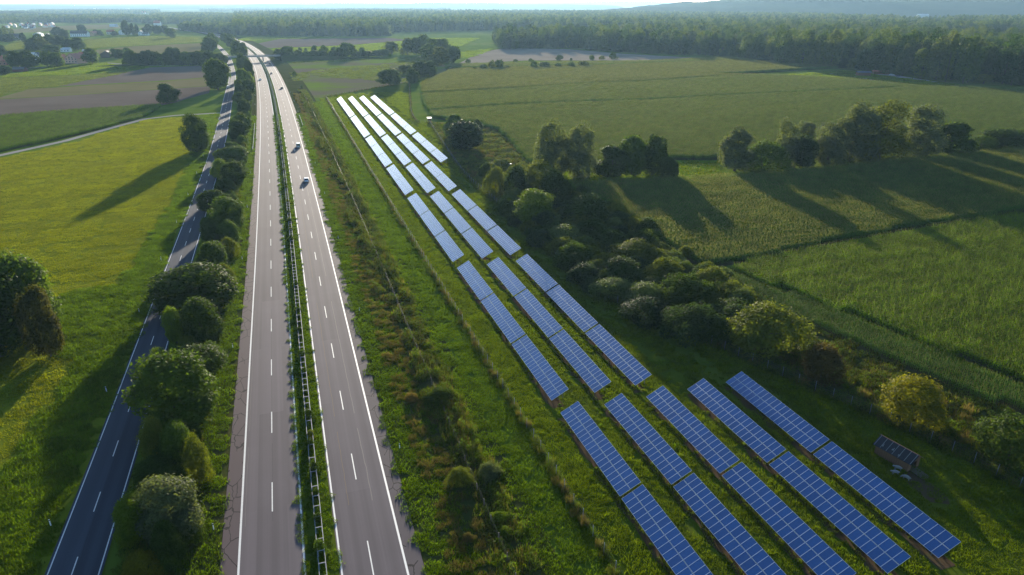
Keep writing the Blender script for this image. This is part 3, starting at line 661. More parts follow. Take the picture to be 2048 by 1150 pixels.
# ------------------------------------------------------------------ trees
def crown_mesh(name, seed, W, H, z0, K, NL, leaf, shape='round', aspect=.62, mats=None, lobe=.33):
    """foliage of many small leaves on uneven lobes; W = width, crown from z0 to H"""
    r = np.random.default_rng(seed); C = []; Rr = []; ph = r.uniform(0, 6.28, 4)
    hh = (H - z0)
    for k in range(K):
        a_ = r.uniform(0, 6.283); rr_ = r.random() ** .42; zq = r.uniform(-1, 1)
        if shape == 'cone': wz = 1 - .75 * (zq * .5 + .5)
        elif shape == 'willow': wz = 1 - .40 * max(zq, 0) ** 1.5 - .06 * max(-zq, 0)
        elif shape == 'dome': wz = math.sqrt(max(.05, 1 - (zq * .5 + .5) ** 2)) * r.uniform(.75, 1.3); zq *= 1 + .3 * math.sin(3 * a_ + ph[1]) * max(zq, 0)
        else: wz = math.sqrt(max(.06, 1 - max(zq, 0) ** 2)) * (1 - .22 * max(-zq, 0) ** 2)
        env = 1 + .16 * math.sin(a_ + ph[0]) + .12 * math.sin(2 * a_ + ph[1] + zq) + .10 * math.sin(3 * a_ + ph[2] + 2 * zq)
        q = np.array([math.cos(a_) * rr_ * env, math.sin(a_) * rr_ * env, zq * (1 + .12 * math.sin(a_ + ph[3]) * max(zq, 0))])
        lr = lobe * W * (r.uniform(.6, .95) if k < K * .4 else r.uniform(.28, .5))
        C.append((q[0] * (W / 2 - lr * .75) * wz, q[1] * (W / 2 - lr * .75) * wz, z0 + hh * .5 + q[2] * (hh / 2 - lr * .55))); Rr.append(lr)
    C = np.array(C); Rr = np.array(Rr)
    st = 1.0 if shape != 'willow' else 1.35
    per = r.choice(K, NL * 2, p=Rr ** 2 / (Rr ** 2).sum())
    dr = r.normal(size=(NL * 2, 3)); dr[:, 2] += .25; dr /= np.linalg.norm(dr, axis=1)[:, None]
    rad = Rr[per] * (.58 + .5 * r.random(NL * 2) ** .7 + .28 * r.random(NL * 2) ** 6)
    P_ = C[per] + dr * rad[:, None] * (1, 1, st)
    dist = np.linalg.norm(P_[:, None, :] - C[None], axis=2) / Rr[None]
    dist[np.arange(NL * 2), per] = 9
    k = (dist.min(1) > .66) & (P_[:, 2] > z0 * .35 + .05)
    P_, dr = P_[k][:NL], dr[k][:NL]; n = len(P_)
    nr = dr + r.normal(size=(n, 3)) * .55 + (0, 0, .15)
    v, q = diamonds(P_, nr, leaf * (.65 + .7 * r.random(n)), aspect, seed)
    return v, q, C, Rr
def trunk_mb(C, z_top, r0, seed, limbs=7):
    r = random.Random(seed); mb = MB()
    bend = (r.uniform(-.3, .3), r.uniform(-.3, .3))
    pts = [(0, 0, -.15), (bend[0] * .1, bend[1] * .1, z_top * .25), (bend[0] * .5, bend[1] * .5, z_top * .6), (bend[0], bend[1], z_top)]
    mb.tube(pts, [r0 * 1.25, r0, r0 * .75, r0 * .3], 7)
    for c in sorted([tuple(c) for c in C], key=lambda c: r.random())[:limbs]:
        zb = z_top * r.uniform(.3, .65); b = (bend[0] * zb / z_top, bend[1] * zb / z_top, zb)
        m = tuple(.5 * (b[i] + c[i]) + r.uniform(-.2, .2) for i in range(3))
        mb.tube([b, m, c], [r0 * .45, r0 * .28, r0 * .08], 5)
    return mb
PROTO = {}
def proto(key, n_var, W, H, z0, K, NL, leaf, shape, r0, joined=False, aspect=.62, lobe=.33, mat=None):
    L_ = []
    for s_ in range(n_var):
        sd_ = abs(hash(key)) % 1 + s_ * 13 + len(key) * 7 + K
        v, q, C, Rr = crown_mesh(key, sd_, W, H, z0, K, NL, leaf, shape, aspect, lobe=lobe)
        tb = trunk_mb(C, z0 + (H - z0) * .55, r0, sd_)
        if joined:
            mb = trunk_mb(C, z0 + (H - z0) * .5, r0, sd_, 3)
            fq = [f for f in mb.f if len(f) == 4]; tv = np.array(mb.v)
            V = np.concatenate([v, tv]); Q = np.concatenate([q, np.array(fq) + len(v)])
            L_.append((quads_mesh(key, V, Q, [mat or M_LEAF, M_BARK], [0] * len(q) + [1] * len(fq)), None))
        else:
            L_.append((quads_mesh(key + '_crown', v, q, M_LEAF), tb.mesh(key + '_trunk', M_BARK, True)))
    PROTO[key] = (L_, W, H)
proto('broad_near', 4, 8, 9, .9, 46, 15000, .38, 'round', .2)
proto('broad_mid', 4, 8, 9, .8, 38, 6500, .58, 'round', .2)
proto('broad_far', 4, 8, 9, .5, 24, 1900, .95, 'round', .2, joined=True)
proto('shrub_near', 5, 5, 3.6, .1, 44, 9000, .25, 'dome', .06, aspect=.5)
proto('scrub_near', 4, 8, 2.9, .05, 95, 11000, .25, 'dome', .05, aspect=.5, lobe=.17)
proto('shrub_far', 3, 5, 3.6, .2, 14, 1500, .45, 'dome', .06, aspect=.5)
proto('willow', 4, 9, 12, .3, 48, 15000, .46, 'willow', .25, aspect=.42, lobe=.27)
proto('cone', 2, 8, 11, .2, 40, 10000, .46, 'cone', .22, aspect=.45, lobe=.28)
DARK, MID, LIGHT, OLIVE, SILVER, YEL, BRN, BLUE = (.048, .078, .013), (.068, .11, .014), (.12, .175, .014), (.11, .13, .018), (.12, .145, .075), (.15, .145, .012), (.085, .065, .02), (.036, .062, .022)
CNT = {}
def place_tree(name, key, X, Y, W, H, tint, label, cat, group=None, rot=None):
    L_, W0, H0 = PROTO[key]; i = CNT[key] = CNT.get(key, -1) + 1
    crown, trunk = L_[i % len(L_)]
    tv = random.uniform(.88, 1.14); tint = tuple(t * tv for t in tint); rz = random.uniform(0, 6.28) if rot is None else rot
    sc = (W / W0 * random.uniform(.88, 1.14), W / W0 * random.uniform(.85, 1.12), H / H0)
    if trunk is None:
        o = obj(name, crown, None, (X, Y, 0), (0, 0, rz), sc, tint)
    else:
        o = empty(name, (X, Y, 0), rz); o.scale = sc
        obj('crown', crown, o, color=tint); obj('trunk' if cat == 'tree' else 'stem', trunk, o)
    return tag(o, label, cat, group)
def tree_box(name, key, x0, y0, x1, y1, tint, label, cat='tree', group=None, fr=.30, hmin=.45, wf=1.22, hmax=9):
    """from the outline a tree has in the photograph to a tree standing on the ground"""
    wpx = x1 - x0; cxp = (x0 + x1) / 2
    phi = math.atan2(FPX * SP + (y1 - 575) * CP, FPX * CP - (y1 - 575) * SP)
    yb = y1 - fr * wpx * math.sin(phi)
    X, Y = G(cxp, yb); dz = Y * CP + CAM_H * SP; W = wpx * dz / FPX
    yt = y0 + .10 * wpx * math.sin(phi)
    H = CAM_H - Y * (FPX * SP + (yt - 575) * CP) / (FPX * CP - (yt - 575) * SP)
    H = min(max(H, hmin * W), hmax * W)
    return place_tree(name, key, X, Y, W * wf, H * 1.06, tint, label, cat, group)
def Z(ox, oy, s): return lambda a, b, c, d: (ox + a / s, oy + b / s, ox + c / s, oy + d / s)
z1, z5, z6, z9, z4, zs = Z(0, 0, 3.834), Z(0, 300, 2.555), Z(0, 700, 2.555), Z(800, 160, 2.875), Z(1400, 0, 3.16), Z(1000, 380, 3.594)
zm, zv, zt = Z(540, 60, 4.452), Z(0, 60, 8.21), Z(0, 0, 4.876)
GH = 'trees of the row between the two roads'
LH = {'d': (DARK, 'dark green roadside tree in the row between the two roads', 'broad'), 'm': (MID, 'mid green roadside tree in the row between the two roads', 'broad'),
      'l': (LIGHT, 'small light green tree at the narrow road side of the tree row', 'broad'), 'o': (OLIVE, 'olive leafy shrub filling the roadside tree row', 'shrub'),
      's': (SILVER, 'silvery leaved big shrub in the roadside tree row', 'broad'), 'y': (YEL, 'yellow green bush at the foot of the tree row', 'shrub')}
HB = [(z5, 1090, 0, 1250, 70, 'm'), (z5, 1065, 60, 1165, 150, 'l'), (z5, 1110, 75, 1265, 215, 'd'), (z5, 1075, 160, 1195, 260, 'd'), (z5, 1000, 215, 1145, 325, 'd'), (z5, 1050, 262, 1245, 430, 'm'), (z5, 1000, 360, 1112, 490, 'd'),
      (z5, 1100, 370, 1228, 490, 'm'), (z5, 985, 480, 1165, 650, 'm'), (z5, 820, 610, 1195, 850, 'd'), (z5, 925, 785, 1120, 1020, 'd'), (z5, 840, 820, 938, 1010, 'l'), (z5, 920, 1010, 1110, 1190, 'm'), (z6, 765, 15, 890, 190, 'l'),
      (z6, 695, 60, 1080, 440, 'm'), (z6, 860, -10, 1110, 200, 'd'), (z6, 720, 380, 880, 600, 'o'), (z6, 830, 390, 1000, 640, 'm'), (z6, 940, 480, 1065, 690, 'o'), (z6, 690, 690, 1020, 1010, 's'), (z6, 590, 765, 790, 1000, 'l'),
      (z6, 620, 1055, 825, 1230, 'y'), (z6, 700, 560, 860, 720, 'd'), (z6, 780, 900, 950, 1120, 'd'), (z5, 1100, 460, 1200, 560, 'o'), (z5, 1090, 600, 1190, 700, 'o'),
      (z1, 1680, 1095, 1800, 1165, 'm'), (z1, 1720, 940, 1890, 1075, 'd'), (z1, 1760, 885, 1920, 1010, 'm'), (z1, 1800, 775, 1905, 885, 'd'), (z1, 1765, 715, 1870, 800, 'm'), (z1, 1840, 705, 1925, 810, 'd'), (z1, 1775, 640, 1860, 730, 'm'),
      (z1, 1840, 620, 1935, 740, 'd'), (z1, 1780, 545, 1910, 690, 'l'), (z1, 1850, 480, 1930, 610, 'd'), (z1, 1790, 420, 1890, 545, 'm'), (z1, 1800, 370, 1890, 470, 'd'), (z1, 1740, 320, 1850, 430, 'm'), (z1, 1800, 340, 1885, 430, 'd'),
      (z1, 1700, 280, 1790, 370, 'd'), (z1, 1660, 262, 1730, 330, 'm')]
for (zf, a, b, c_, d_, t) in HB:
    x0, y0, x1, y1 = zf(a, b, c_, d_); tint, lb, kd = LH[t]
    key = ('shrub_near' if kd == 'shrub' else 'broad_near') if y1 > 330 else 'broad_mid'
    if y1 < 130: key = 'broad_far'
    tree_box('shrub' if kd == 'shrub' else 'roadside_tree', key, x0 + 8, y0, x1 + 6, y1, tint, lb, 'shrub' if kd == 'shrub' else 'tree', GH, wf=.9 if 330 < y1 < 560 else 1.02)
s = S0 - 4
while s < S0 + 640:                                  # lower growth closing the row
    o_ = -17.2 + random.uniform(-2.4, 2.0); p_, a_ = at(HC, HT, HN, HS, s, o_); t = random.choice('ddmmo'); tint, lb, kd = LH[t]; wd = random.uniform(2.8, 5.0)
    if off_cr(np.array([p_[0]]), np.array([p_[1]]))[0] > 4.6:
        nearby = p_[1] < 330
        place_tree('shrub', 'shrub_near' if nearby else 'shrub_far', p_[0], p_[1], wd, wd * random.uniform(.6, .95), tint, 'bushy undergrowth shrub closing gaps in the roadside tree row', 'shrub', 'undergrowth of the roadside tree row')
    s += random.uniform(3.2, 5.2)
# left of the road
for zf, a, b, c_, d_, key, tint, lb in [
    (z1, 1595, 475, 1752, 695, 'broad_mid', MID, 'large round tree at the edge of the narrow road by a white car'),
    (z1, 1215, 655, 1370, 795, 'broad_mid', DARK, 'lone tree with a short trunk on the brown field'),
    (z1, 1425, 915, 1597, 1175, 'broad_near', DARK, 'dark oval tree in the meadow casting a long shadow'),
    (z1, 1550, 298, 1662, 412, 'broad_far', DARK, 'dark tree at the end of the hedge block by the bridge'),
    (z1, 1590, 265, 1672, 350, 'broad_far', MID, 'mid green tree behind the hedge block by the bridge'),
    (z5, -150, 690, 178, 1100, 'broad_near', DARK, 'large dark tree standing alone on the meadow edge'),
    (z5, -20, 562, 268, 1000, 'broad_near', MID, 'tall full tree behind the dark meadow tree'),
    (z5, 195, 735, 330, 1075, 'broad_near', (.062, .062, .016), 'olive brown bush leaning on the dark meadow tree'),
    (z1, 655, 385, 767, 490, 'broad_far', MID, 'round tree with bare trunk beside the pink farmhouse'),
    (z1, 1275, 225, 1352, 292, 'broad_far', MID, 'single round tree at the end of the pale green field')]:
    tree_box('tree', key, *zf(a, b, c_, d_), tint, lb)
GV = 'trees around the farm village'
for zf, a, b, c_, d_, t in [(zv, 455, 150, 690, 350, DARK), (zv, 630, 145, 790, 350, OLIVE), (zv, 760, 100, 930, 300, DARK), (zv, 880, 110, 1080, 290, DARK), (zv, 1050, 160, 1220, 320, BLUE), (zv, 1190, 150, 1390, 335, DARK), (zv, 580, 100, 760, 300, DARK),
    (zv, 720, 285, 1010, 400, MID), (zv, 170, 370, 400, 640, DARK), (zv, 350, 380, 600, 640, DARK), (zv, 690, 390, 880, 600, MID), (zv, 820, 400, 1060, 600, MID), (zv, 0, 600, 170, 740, BLUE), (zv, -40, 270, 110, 430, DARK), (zv, 110, 370, 260, 430, BLUE),
    (zv, 0, 100, 240, 200, BLUE), (zv, 350, 60, 440, 200, BLUE), (zv, 880, -30, 1050, 110, BLUE), (zv, 1020, 20, 1150, 150, BLUE), (zv, 1830, 320, 1960, 460, MID), (zv, 1900, 330, 2050, 470, DARK), (zv, 2020, 310, 2170, 440, MID),
    (zt, 760, 250, 840, 310, BLUE), (zt, 910, 295, 970, 345, BLUE), (zt, 960, 300, 1010, 350, BLUE), (zt, 1090, 310, 1150, 350, BLUE), (zt, 1205, 220, 1280, 350, BLUE), (zt, 1280, 240, 1320, 345, BLUE), (zt, 1320, 245, 1360, 340, BLUE), (zt, 1410, 250, 1500, 335, BLUE), (zt, 1490, 260, 1580, 335, BLUE), (zt, 1560, 258, 1650, 330, BLUE)]:
    tree_box('village_tree', 'broad_far', *zf(a, b, c_, d_), t, 'dark leafy tree among the village houses' if t in (DARK, BLUE) else 'paler green tree among the village houses', group=GV)
r_ = random.Random(4)
for i in range(22):                       # hedge block by the curved lane
    x = 985 + 715 * i / 21; wd = r_.uniform(60, 95); top = r_.choice([400, 410, 420, 430]) if i not in (10, 11) else 383
    tree_box('hedge_tree', 'broad_far', *z1(x - wd / 2, top, x + wd / 2, 502), r_.choice([DARK, DARK, BLUE, MID]), 'dense dark tree in the hedge block beside the curved lane', group='hedge block by the lane')
for i in range(13):
    x = 1700 - 45 * i; tree_box('hedge_tree', 'broad_far', *z1(x - 40, 430, x + 40, 495), DARK, 'dense dark tree in the hedge block beside the curved lane', group='hedge block by the lane')
# middle hedges
GM = 'trees of the hedge behind the patchy field'
for a, b, c_, d_ in [(95, 160, 225, 270), (40, 175, 110, 260), (60, 210, 170, 272), (200, 190, 300, 262), (255, 165, 290, 240), (280, 195, 370, 258), (305, 170, 340, 230), (350, 190, 440, 256), (375, 150, 425, 240), (430, 190, 530, 252), (455, 150, 515, 240), (520, 190, 610, 248), (552, 158, 595, 230), (610, 125, 755, 250), (590, 170, 680, 248), (740, 200, 830, 246), (795, 165, 852, 240), (820, 200, 920, 242), (900, 200, 1000, 238), (960, 180, 1060, 236)]:
    tree_box('hedge_tree', 'broad_far', *zm(a, b, c_, d_), r_.choice([DARK, MID, DARK]), 'dark tree or tall bush in the hedge behind the patchy field', group=GM)
GC = 'clump of trees between the patchy field and the pale stubble'
for a, b, c_, d_ in [(1020, 115, 1150, 215), (1165, 85, 1290, 222), (1260, 90, 1350, 222), (1310, 68, 1420, 220), (1390, 100, 1500, 250), (1440, 95, 1570, 240), (1500, 100, 1610, 240), (1370, 145, 1500, 290), (1450, 170, 1600, 320), (1560, 155, 1685, 300), (1380, 230, 1480, 310)]:
    tree_box('tree', 'broad_far', *zm(a, b, c_, d_), r_.choice([MID, DARK, OLIVE]), 'full tree in the clump between patchy field and pale stubble', group=GC)
GB = 'bushes at the corner of the patchy field'
for a, b, c_, d_, t in [(985, 368, 1155, 500, DARK), (1230, 355, 1320, 478, DARK), (1290, 285, 1400, 410, DARK), (1370, 290, 1475, 405, DARK), (1150, 320, 1230, 390, OLIVE), (1200, 315, 1270, 385, OLIVE), (1095, 340, 1150, 380, OLIVE)]:
    tree_box('bush', 'broad_mid', *zm(a, b, c_, d_), t, 'dark rounded bush at the corner of the patchy field' if t == DARK else 'pale small bush at the corner of the patchy field', 'bush', GB)
z3 = Z(800, 0, 3.2)
for a, b, c_, d_ in [(565, 390, 610, 445), (610, 388, 665, 445), (500, 425, 570, 452), (660, 420, 710, 448), (725, 380, 752, 398), (822, 378, 850, 398), (832, 390, 878, 442), (880, 410, 960, 440), (985, 408, 1040, 438), (1070, 398, 1120, 436), (1130, 405, 1210, 432), (1000, 358, 1045, 388), (1210, 355, 1245, 384), (1272, 358, 1312, 382), (1335, 345, 1388, 380), (415, 380, 455, 406), (300, 430, 350, 455), (460, 432, 500, 455), (1085, 372, 1105, 388)]:
    tree_box('bush', 'shrub_far', *z3(a, b, c_, d_), r_.choice([DARK, MID, OLIVE]), 'small bush in the line along the maize strip', 'bush', 'bushes along the maize strip')
# verge bushes by the highway, right
zr = Z(400, 60, 8.21)
for a, b, c_, d_ in [(1520, 690, 1590, 760), (1645, 915, 1690, 960)]:
    tree_box('bush', 'shrub_far', *zr(a, b, c_, d_), DARK, 'small dark bush on the tan verge near the bridge', 'bush', 'bushes on the tan verge')
# willows and groups right of the park
for zf, a, b, c_, d_, key, tint, lb in [
    (z9, 775, 280, 970, 575, 'willow', SILVER, 'grey green willow of the pair, on its maize row side'), (z9, 930, 280, 1125, 575, 'willow', SILVER, 'grey green willow of the pair, beside the dark trees'),
    (z9, 1135, 395, 1300, 560, 'broad_mid', DARK, 'low dark tree touching the willow pair'), (z9, 1250, 352, 1410, 556, 'broad_mid', MID, 'middle one of the dark trees by the willow pair'), (z9, 1385, 338, 1512, 556, 'broad_mid', DARK, 'tallest dark tree beside the willow pair'),
    (z9, 1505, 458, 1587, 585, 'broad_mid', DARK, 'small tree on a bare trunk in the green strip'),
    (z9, 260, 212, 365, 345, 'broad_mid', MID, 'brownish bush nearest the hunting stand'), (z9, 285, 255, 468, 405, 'broad_mid', BLUE, 'large dark bush inside the maize bend'), (z9, 408, 232, 472, 295, 'broad_mid', DARK, 'small round bush touching the maize bend'),
    (z4, 105, 808, 330, 1095, 'cone', SILVER, 'conical silvery willow at the open end of the willow row'), (z4, 280, 920, 505, 1085, 'shrub_near', MID, 'low dark bush at the foot of the conical willow'),
    (z4, 452, 798, 585, 1060, 'willow', SILVER, 'slim willow second in the willow row'), (z4, 540, 870, 730, 1060, 'broad_mid', BLUE, 'dark low tree under the slim willow'), (z4, 600, 790, 715, 960, 'willow', SILVER, 'narrow willow top rising over the low tree'),
    (z4, 700, 820, 905, 1050, 'willow', SILVER, 'grey willow leaning on the tallest willow'), (z4, 820, 688, 1060, 1035, 'willow', SILVER, 'tallest willow of the row, its open side'), (z4, 1000, 700, 1255, 1025, 'willow', OLIVE, 'tall olive willow beside the tallest one'),
    (z4, 1250, 700, 1485, 1005, 'willow', SILVER, 'pointed willow near the end of the row'), (z4, 1470, 790, 1685, 985, 'broad_mid', MID, 'rounded tree after the pointed willow'), (z4, 1690, 868, 1850, 955, 'shrub_near', MID, 'low yellowish bush after the rounded tree'),
    (z4, 1790, 835, 2010, 945, 'broad_mid', MID, 'broad low tree at the tail of the willow row'), (z4, 1960, 815, 2150, 940, 'broad_mid', DARK, 'dark low tree ending the willow row')]:
    tree_box('willow' if key in ('willow', 'cone') else 'tree', key, *zf(a, b, c_, d_), tint, lb)
GS = 'shrubs of the thicket outside the park fence'
LS = {'p': ((.10, .135, .04), 'pale grey green shrub in the thicket outside the fence'), 'o': (OLIVE, 'olive shrub in the thicket outside the fence'), 'd': (DARK, 'dark green shrub in the thicket outside the fence'), 'b': (BLUE, 'dark bluish shrub in the thicket outside the fence')}
for a, b, c_, d_, t in [(360, 125, 510, 230, 'o'), (440, 70, 790, 270, 'd'), (345, 255, 560, 410, 'p'), (550, 340, 710, 450, 'p'), (800, 390, 1110, 570, 'o'), (640, 430, 840, 600, 'o'), (930, 290, 1140, 460, 'd'), (700, 290, 900, 430, 'd'), (1110, 390, 1245, 530, 'o'),
    (1050, 510, 1340, 700, 'o'), (710, 645, 980, 800, 'p'), (880, 690, 1180, 860, 'p'), (1180, 640, 1520, 860, 'd'), (1530, 670, 1800, 860, 'o'), (1560, 760, 1800, 960, 'd'), (1200, 850, 1560, 1085, 'b'), (880, 800, 1200, 985, 'b'), (510, 540, 730, 690, 'b'), (200, 240, 370, 410, 'b'), (720, 520, 1070, 700, 'd'),
    (370, 400, 640, 565, 'd'), (1440, 870, 1680, 1100, 'd'), (1000, 640, 1200, 760, 'd'), (840, 170, 960, 290, 'd'), (560, 230, 760, 350, 'd'), (60, 150, 180, 260, 'b'), (600, 620, 760, 740, 'b'), (1340, 620, 1500, 720, 'o')]:
    tint, lb = LS[t]; tree_box('shrub', random.choice(['shrub_near', 'scrub_near']), *zs(a, b, c_, d_), tint, lb, 'shrub', GS, hmin=.35, hmax=.52)
for a, b, c_, d_, t in [(495, 520, 600, 670, 'o'), (605, 530, 730, 690, 'b'), (715, 502, 885, 665, 'o'), (610, 505, 740, 620, 'o'), (815, 550, 962, 715, 'd'), (620, 630, 720, 710, 'p'), (455, 490, 530, 560, 'd'), (540, 470, 640, 540, 'b')]:
    tint, lb = LS[t]; tree_box('shrub', 'shrub_near', *z9(a, b, c_, d_), tint, lb, 'shrub', GS, hmin=.6)
thick = PX((985, 402), (1060, 392), (1130, 388), (1200, 410), (1300, 470), (1390, 530), (1480, 590), (1530, 660), (1480, 690), (1400, 676), (1300, 632), (1200, 582), (1090, 494))
X, Y = grid_in(thick, 4.3, 4.3, .4, 1.0, 100)
for x_, y_ in zip(X, Y):
    t = random.choice('pooddb'); tint, lb = LS[t]; wd = random.uniform(3.0, 7.5); sp_ = random.random() < .55; wd *= 1.3 if sp_ else 1; place_tree('shrub', 'scrub_near' if sp_ else 'shrub_near', x_, y_, wd, wd * (random.uniform(.3, .45) if sp_ else random.uniform(.4, .8)), tint, lb, 'shrub', GS)
tree_box('tree', 'broad_near', *zs(120, 28, 352, 258), LIGHT, 'bright green young tree standing out of the thicket')
tree_box('shrub', 'shrub_near', 1463, 626, 1586, 708, OLIVE, 'large olive shrub at the end of the thicket', 'shrub', hmin=.6)
tree_box('shrub', 'shrub_near', 1597, 714, 1686, 768, BRN, 'brownish shrub between the olive and the yellow shrubs', 'shrub', hmin=.6)
tree_box('shrub', 'shrub_near', 1768, 770, 1876, 860, YEL, 'yellow shrub outside the fence behind the wooden shed', 'shrub', hmin=.6, hmax=.75, wf=1.0)
tree_box('shrub', 'shrub_near', 1960, 850, 2070, 945, DARK, 'dark bush by the park fence beyond the shed', 'shrub', hmin=.6)
# bushes in the weedy strip
zw = Z(760, 760, 2.948)
for a, b, c_, d_, t, lb in [(560, 390, 720, 600, SILVER, 'silver leaved bush in the dark weedy strip'), (640, 730, 750, 850, LIGHT, 'rounded green bush in the dark weedy strip'), (690, 810, 780, 920, LIGHT, 'smaller green bush beside the rounded one'), (380, 500, 560, 640, OLIVE, 'olive bush in the weedy strip near the silver bush'),
    (140, 55, 235, 140, (.15, .11, .04), 'brown withered bush in the weedy strip'), (480, 830, 560, 960, (.13, .105, .04), 'tan withered bush near the rounded green ones'), (250, 60, 420, 160, DARK, 'dark bush beside the withered one')]:
    tree_box('bush', 'scrub_near', *zw(a, b, c_, d_), t, lb, 'bush', hmin=.35, hmax=.45, wf=1.0)
# median bushes
for k in range(64):
    s = S0 + 2 + k * random.uniform(4.6, 5.4); p_, a_ = at(HC, HT, HN, HS, s, random.uniform(-.15, .15)); wd = random.uniform(.9, 1.7)
    place_tree('median_bush', 'shrub_far', p_[0], p_[1], wd, wd * random.uniform(.8, 1.1), random.choice([MID, OLIVE, DARK]), 'little bush growing inside the double guard rail', 'bush', 'bushes between the guard rails')

# ------------------------------------------------------------------ forest
FT = []
proto('forest_tree', 5, 18, 23, 1.5, 30, 2600, 1.35, 'round', .4, joined=True, lobe=.36, mat=M_FOREST)
proto('forest_poplar', 3, 10, 27, 2, 30, 1900, 1.2, 'willow', .4, joined=True, lobe=.3, mat=M_FOREST)
PROTO['forest_tree'] = (PROTO['forest_tree'][0] * 3 + PROTO['forest_poplar'][0][:1], 18, 23)
proto('forest_lite', 4, 18, 23, 2, 14, 500, 2.6, 'round', .4, joined=True, lobe=.4, mat=M_FOREST)
def forest_pts(P_, sp): return grid_in(P_, sp, sp, .3, .8, 260)
right_forest = PX((1005, 99), (1130, 97), (1250, 106), (1440, 113), (1560, 129), (1690, 138), (1800, 153), (1900, 166), (2100, 176), (2600, 200), (2600, 58), (2100, 46), (1700, 42), (1400, 30), (1000, 28))
mid_forest = PX((470, 71), (560, 72), (700, 73), (830, 72), (985, 75), (1003, 98), (1000, 28), (700, 24), (470, 33))
XY = [forest_pts(right_forest, 11.5), forest_pts(mid_forest, 12.5)]
X = np.concatenate([a[0] for a in XY]); Y = np.concatenate([a[1] for a in XY]); d = np.hypot(X, Y)
k = rng.random(len(X)) < np.clip(1.25 - d / 4500, .45, 1); X, Y, d = X[k], Y[k], d[k]
k = (d < 1250) | (np.sin(X * .006 + 2 * np.sin(Y * .0031)) + np.sin(Y * .0075 + X * .0022) > -.55); X, Y, d = X[k], Y[k], d[k]
# clearing with the warehouse
wx, wy = G(1845, 42); k = ~((np.abs(X - wx * Y / wy) < 80) & (Y > wy - 620) & (Y < wy + 60)); X, Y, d = X[k], Y[k], d[k]
# the trees that show largest: the forest's outer rows, as individuals
px, py, _ = proj(X, Y); ok = (px > -20) & (px < 2070)
front = np.full(len(X), 9e9); cell = np.floor(px / 13).astype(int)
order = np.argsort(np.where(ok, d, 9e9)); best = {}
for i in order:
    if not ok[i]: break
    c = cell[i]; best[c] = best.get(c, 0) + 1; front[i] = best[c]
sel = np.lexsort((d, front))[:290]; ms = np.zeros(len(X), bool); ms[sel] = True
for i in sel:
    L_, W0, H0 = PROTO['forest_tree']; s_ = random.uniform(.55, 1.1); hz = random.uniform(.5, 1.2)
    if X[i] > 230 and Y[i] < 800: s_ *= 1.15; hz = max(hz, .8) * 1.3
    if front[i] == 1 and random.random() < .4: hz = random.uniform(.25, .45); s_ *= .8
    tag(obj('forest_tree', L_[random.randrange(len(L_))][0], None, (X[i], Y[i], 0), (0, 0, random.uniform(0, 6.28)), (s_, s_, hz)), 'tall leafy tree standing at the edge of the forest', 'tree', 'trees along the forest edge')
X, Y, d = X[~ms], Y[~ms], d[~ms]
def forest_stuff(X, Y, label, far, hs=(.5, 1.2)):
    n = len(X); s_ = .5 + .65 * rng.random(n)
    src = [source('far_tree', m[0]) for m in PROTO['forest_lite' if far else 'forest_tree'][0]]
    return scatter('forest', X, Y, 0, rng.random(n) * 6.28, np.stack([s_, s_, hs[0] + (hs[1] - hs[0]) * rng.random(n)], 1), src, label, 'forest')
k = d < 1500
forest_stuff(X[k], Y[k], 'mass of tree crowns behind the forest edge', False)
forest_stuff(X[~k], Y[~k], 'hazy far woodland fading toward the horizon', True)
belts = [PX((330, 47), (420, 52), (470, 58), (470, 34), (400, 30), (300, 32)), PX((165, 48), (260, 44), (330, 50), (330, 42), (250, 36), (170, 36)), PX((80, 45), (165, 45), (165, 40), (90, 36)), PX((-150, 52), (20, 48), (80, 43), (70, 26), (-150, 26)), PX((360, 62), (420, 66), (470, 70), (470, 62), (380, 56)),
         PX((-100, 80), (10, 82), (30, 78), (0, 74), (-100, 74)), PX((60, 30), (320, 28), (320, 22), (60, 22)), PX((400, 24), (900, 24), (900, 18), (400, 18))]
for P_, lb in zip(belts, ['tree belt beyond the road bend', 'tree belt behind the row of white houses', 'thin tree belt near the distant village', 'wooded hill foot behind the distant village', 'low trees beside the far road', 'trees at the village edge', 'farthest dark tree line before the town', 'farthest pale tree line behind the middle woodland']):
    a_ = np.array(P_); area = 0.5 * abs(np.dot(a_[:, 0], np.roll(a_[:, 1], 1)) - np.dot(a_[:, 1], np.roll(a_[:, 0], 1)))
    sp = max(11, math.sqrt(area / 2500)); X, Y = grid_in(P_, sp, sp, .2, .9, 100)
    forest_stuff(X, Y, lb, True, (.5, .85))

# ------------------------------------------------------------------ hills
hm = soil_mat('wooded_hill', [(.3, (.03, .045, .02)), (.6, (.05, .065, .025)), (.8, (.08, .09, .035))], big=.004)
def hill(xs, ys_, hs, depth, label, seed):
    r = np.random.default_rng(seed); n = 90; m = 14
    t = np.linspace(0, 1, n); X = np.interp(t, np.linspace(0, 1, len(xs)), xs); Yb = np.interp(t, np.linspace(0, 1, len(ys_)), ys_); Hh = np.interp(t, np.linspace(0, 1, len(hs)), hs)
    V = []
    for j in range(m):
        q = j / (m - 1); prof = math.sin(math.pi * q) ** .8
        for i in range(n):
            V.append((X[i], Yb[i] + depth * q, -.5 + Hh[i] * prof * (.9 + .2 * math.sin(i * .37 + j) * math.sin(i * .13)) + r.uniform(0, 7) * prof))
    Q = [(j * n + i, j * n + i + 1, (j + 1) * n + i + 1, (j + 1) * n + i) for j in range(m - 1) for i in range(n - 1)]
    return tag(obj('hill', quads_mesh('hill', V, Q, hm)), label, 'hill', kind='structure')
hill([500, 1400, 2800, 5500], [3700, 3500, 3300, 3000], [15, 95, 122, 130], 2000, 'long wooded blue ridge beyond the forest', 1)
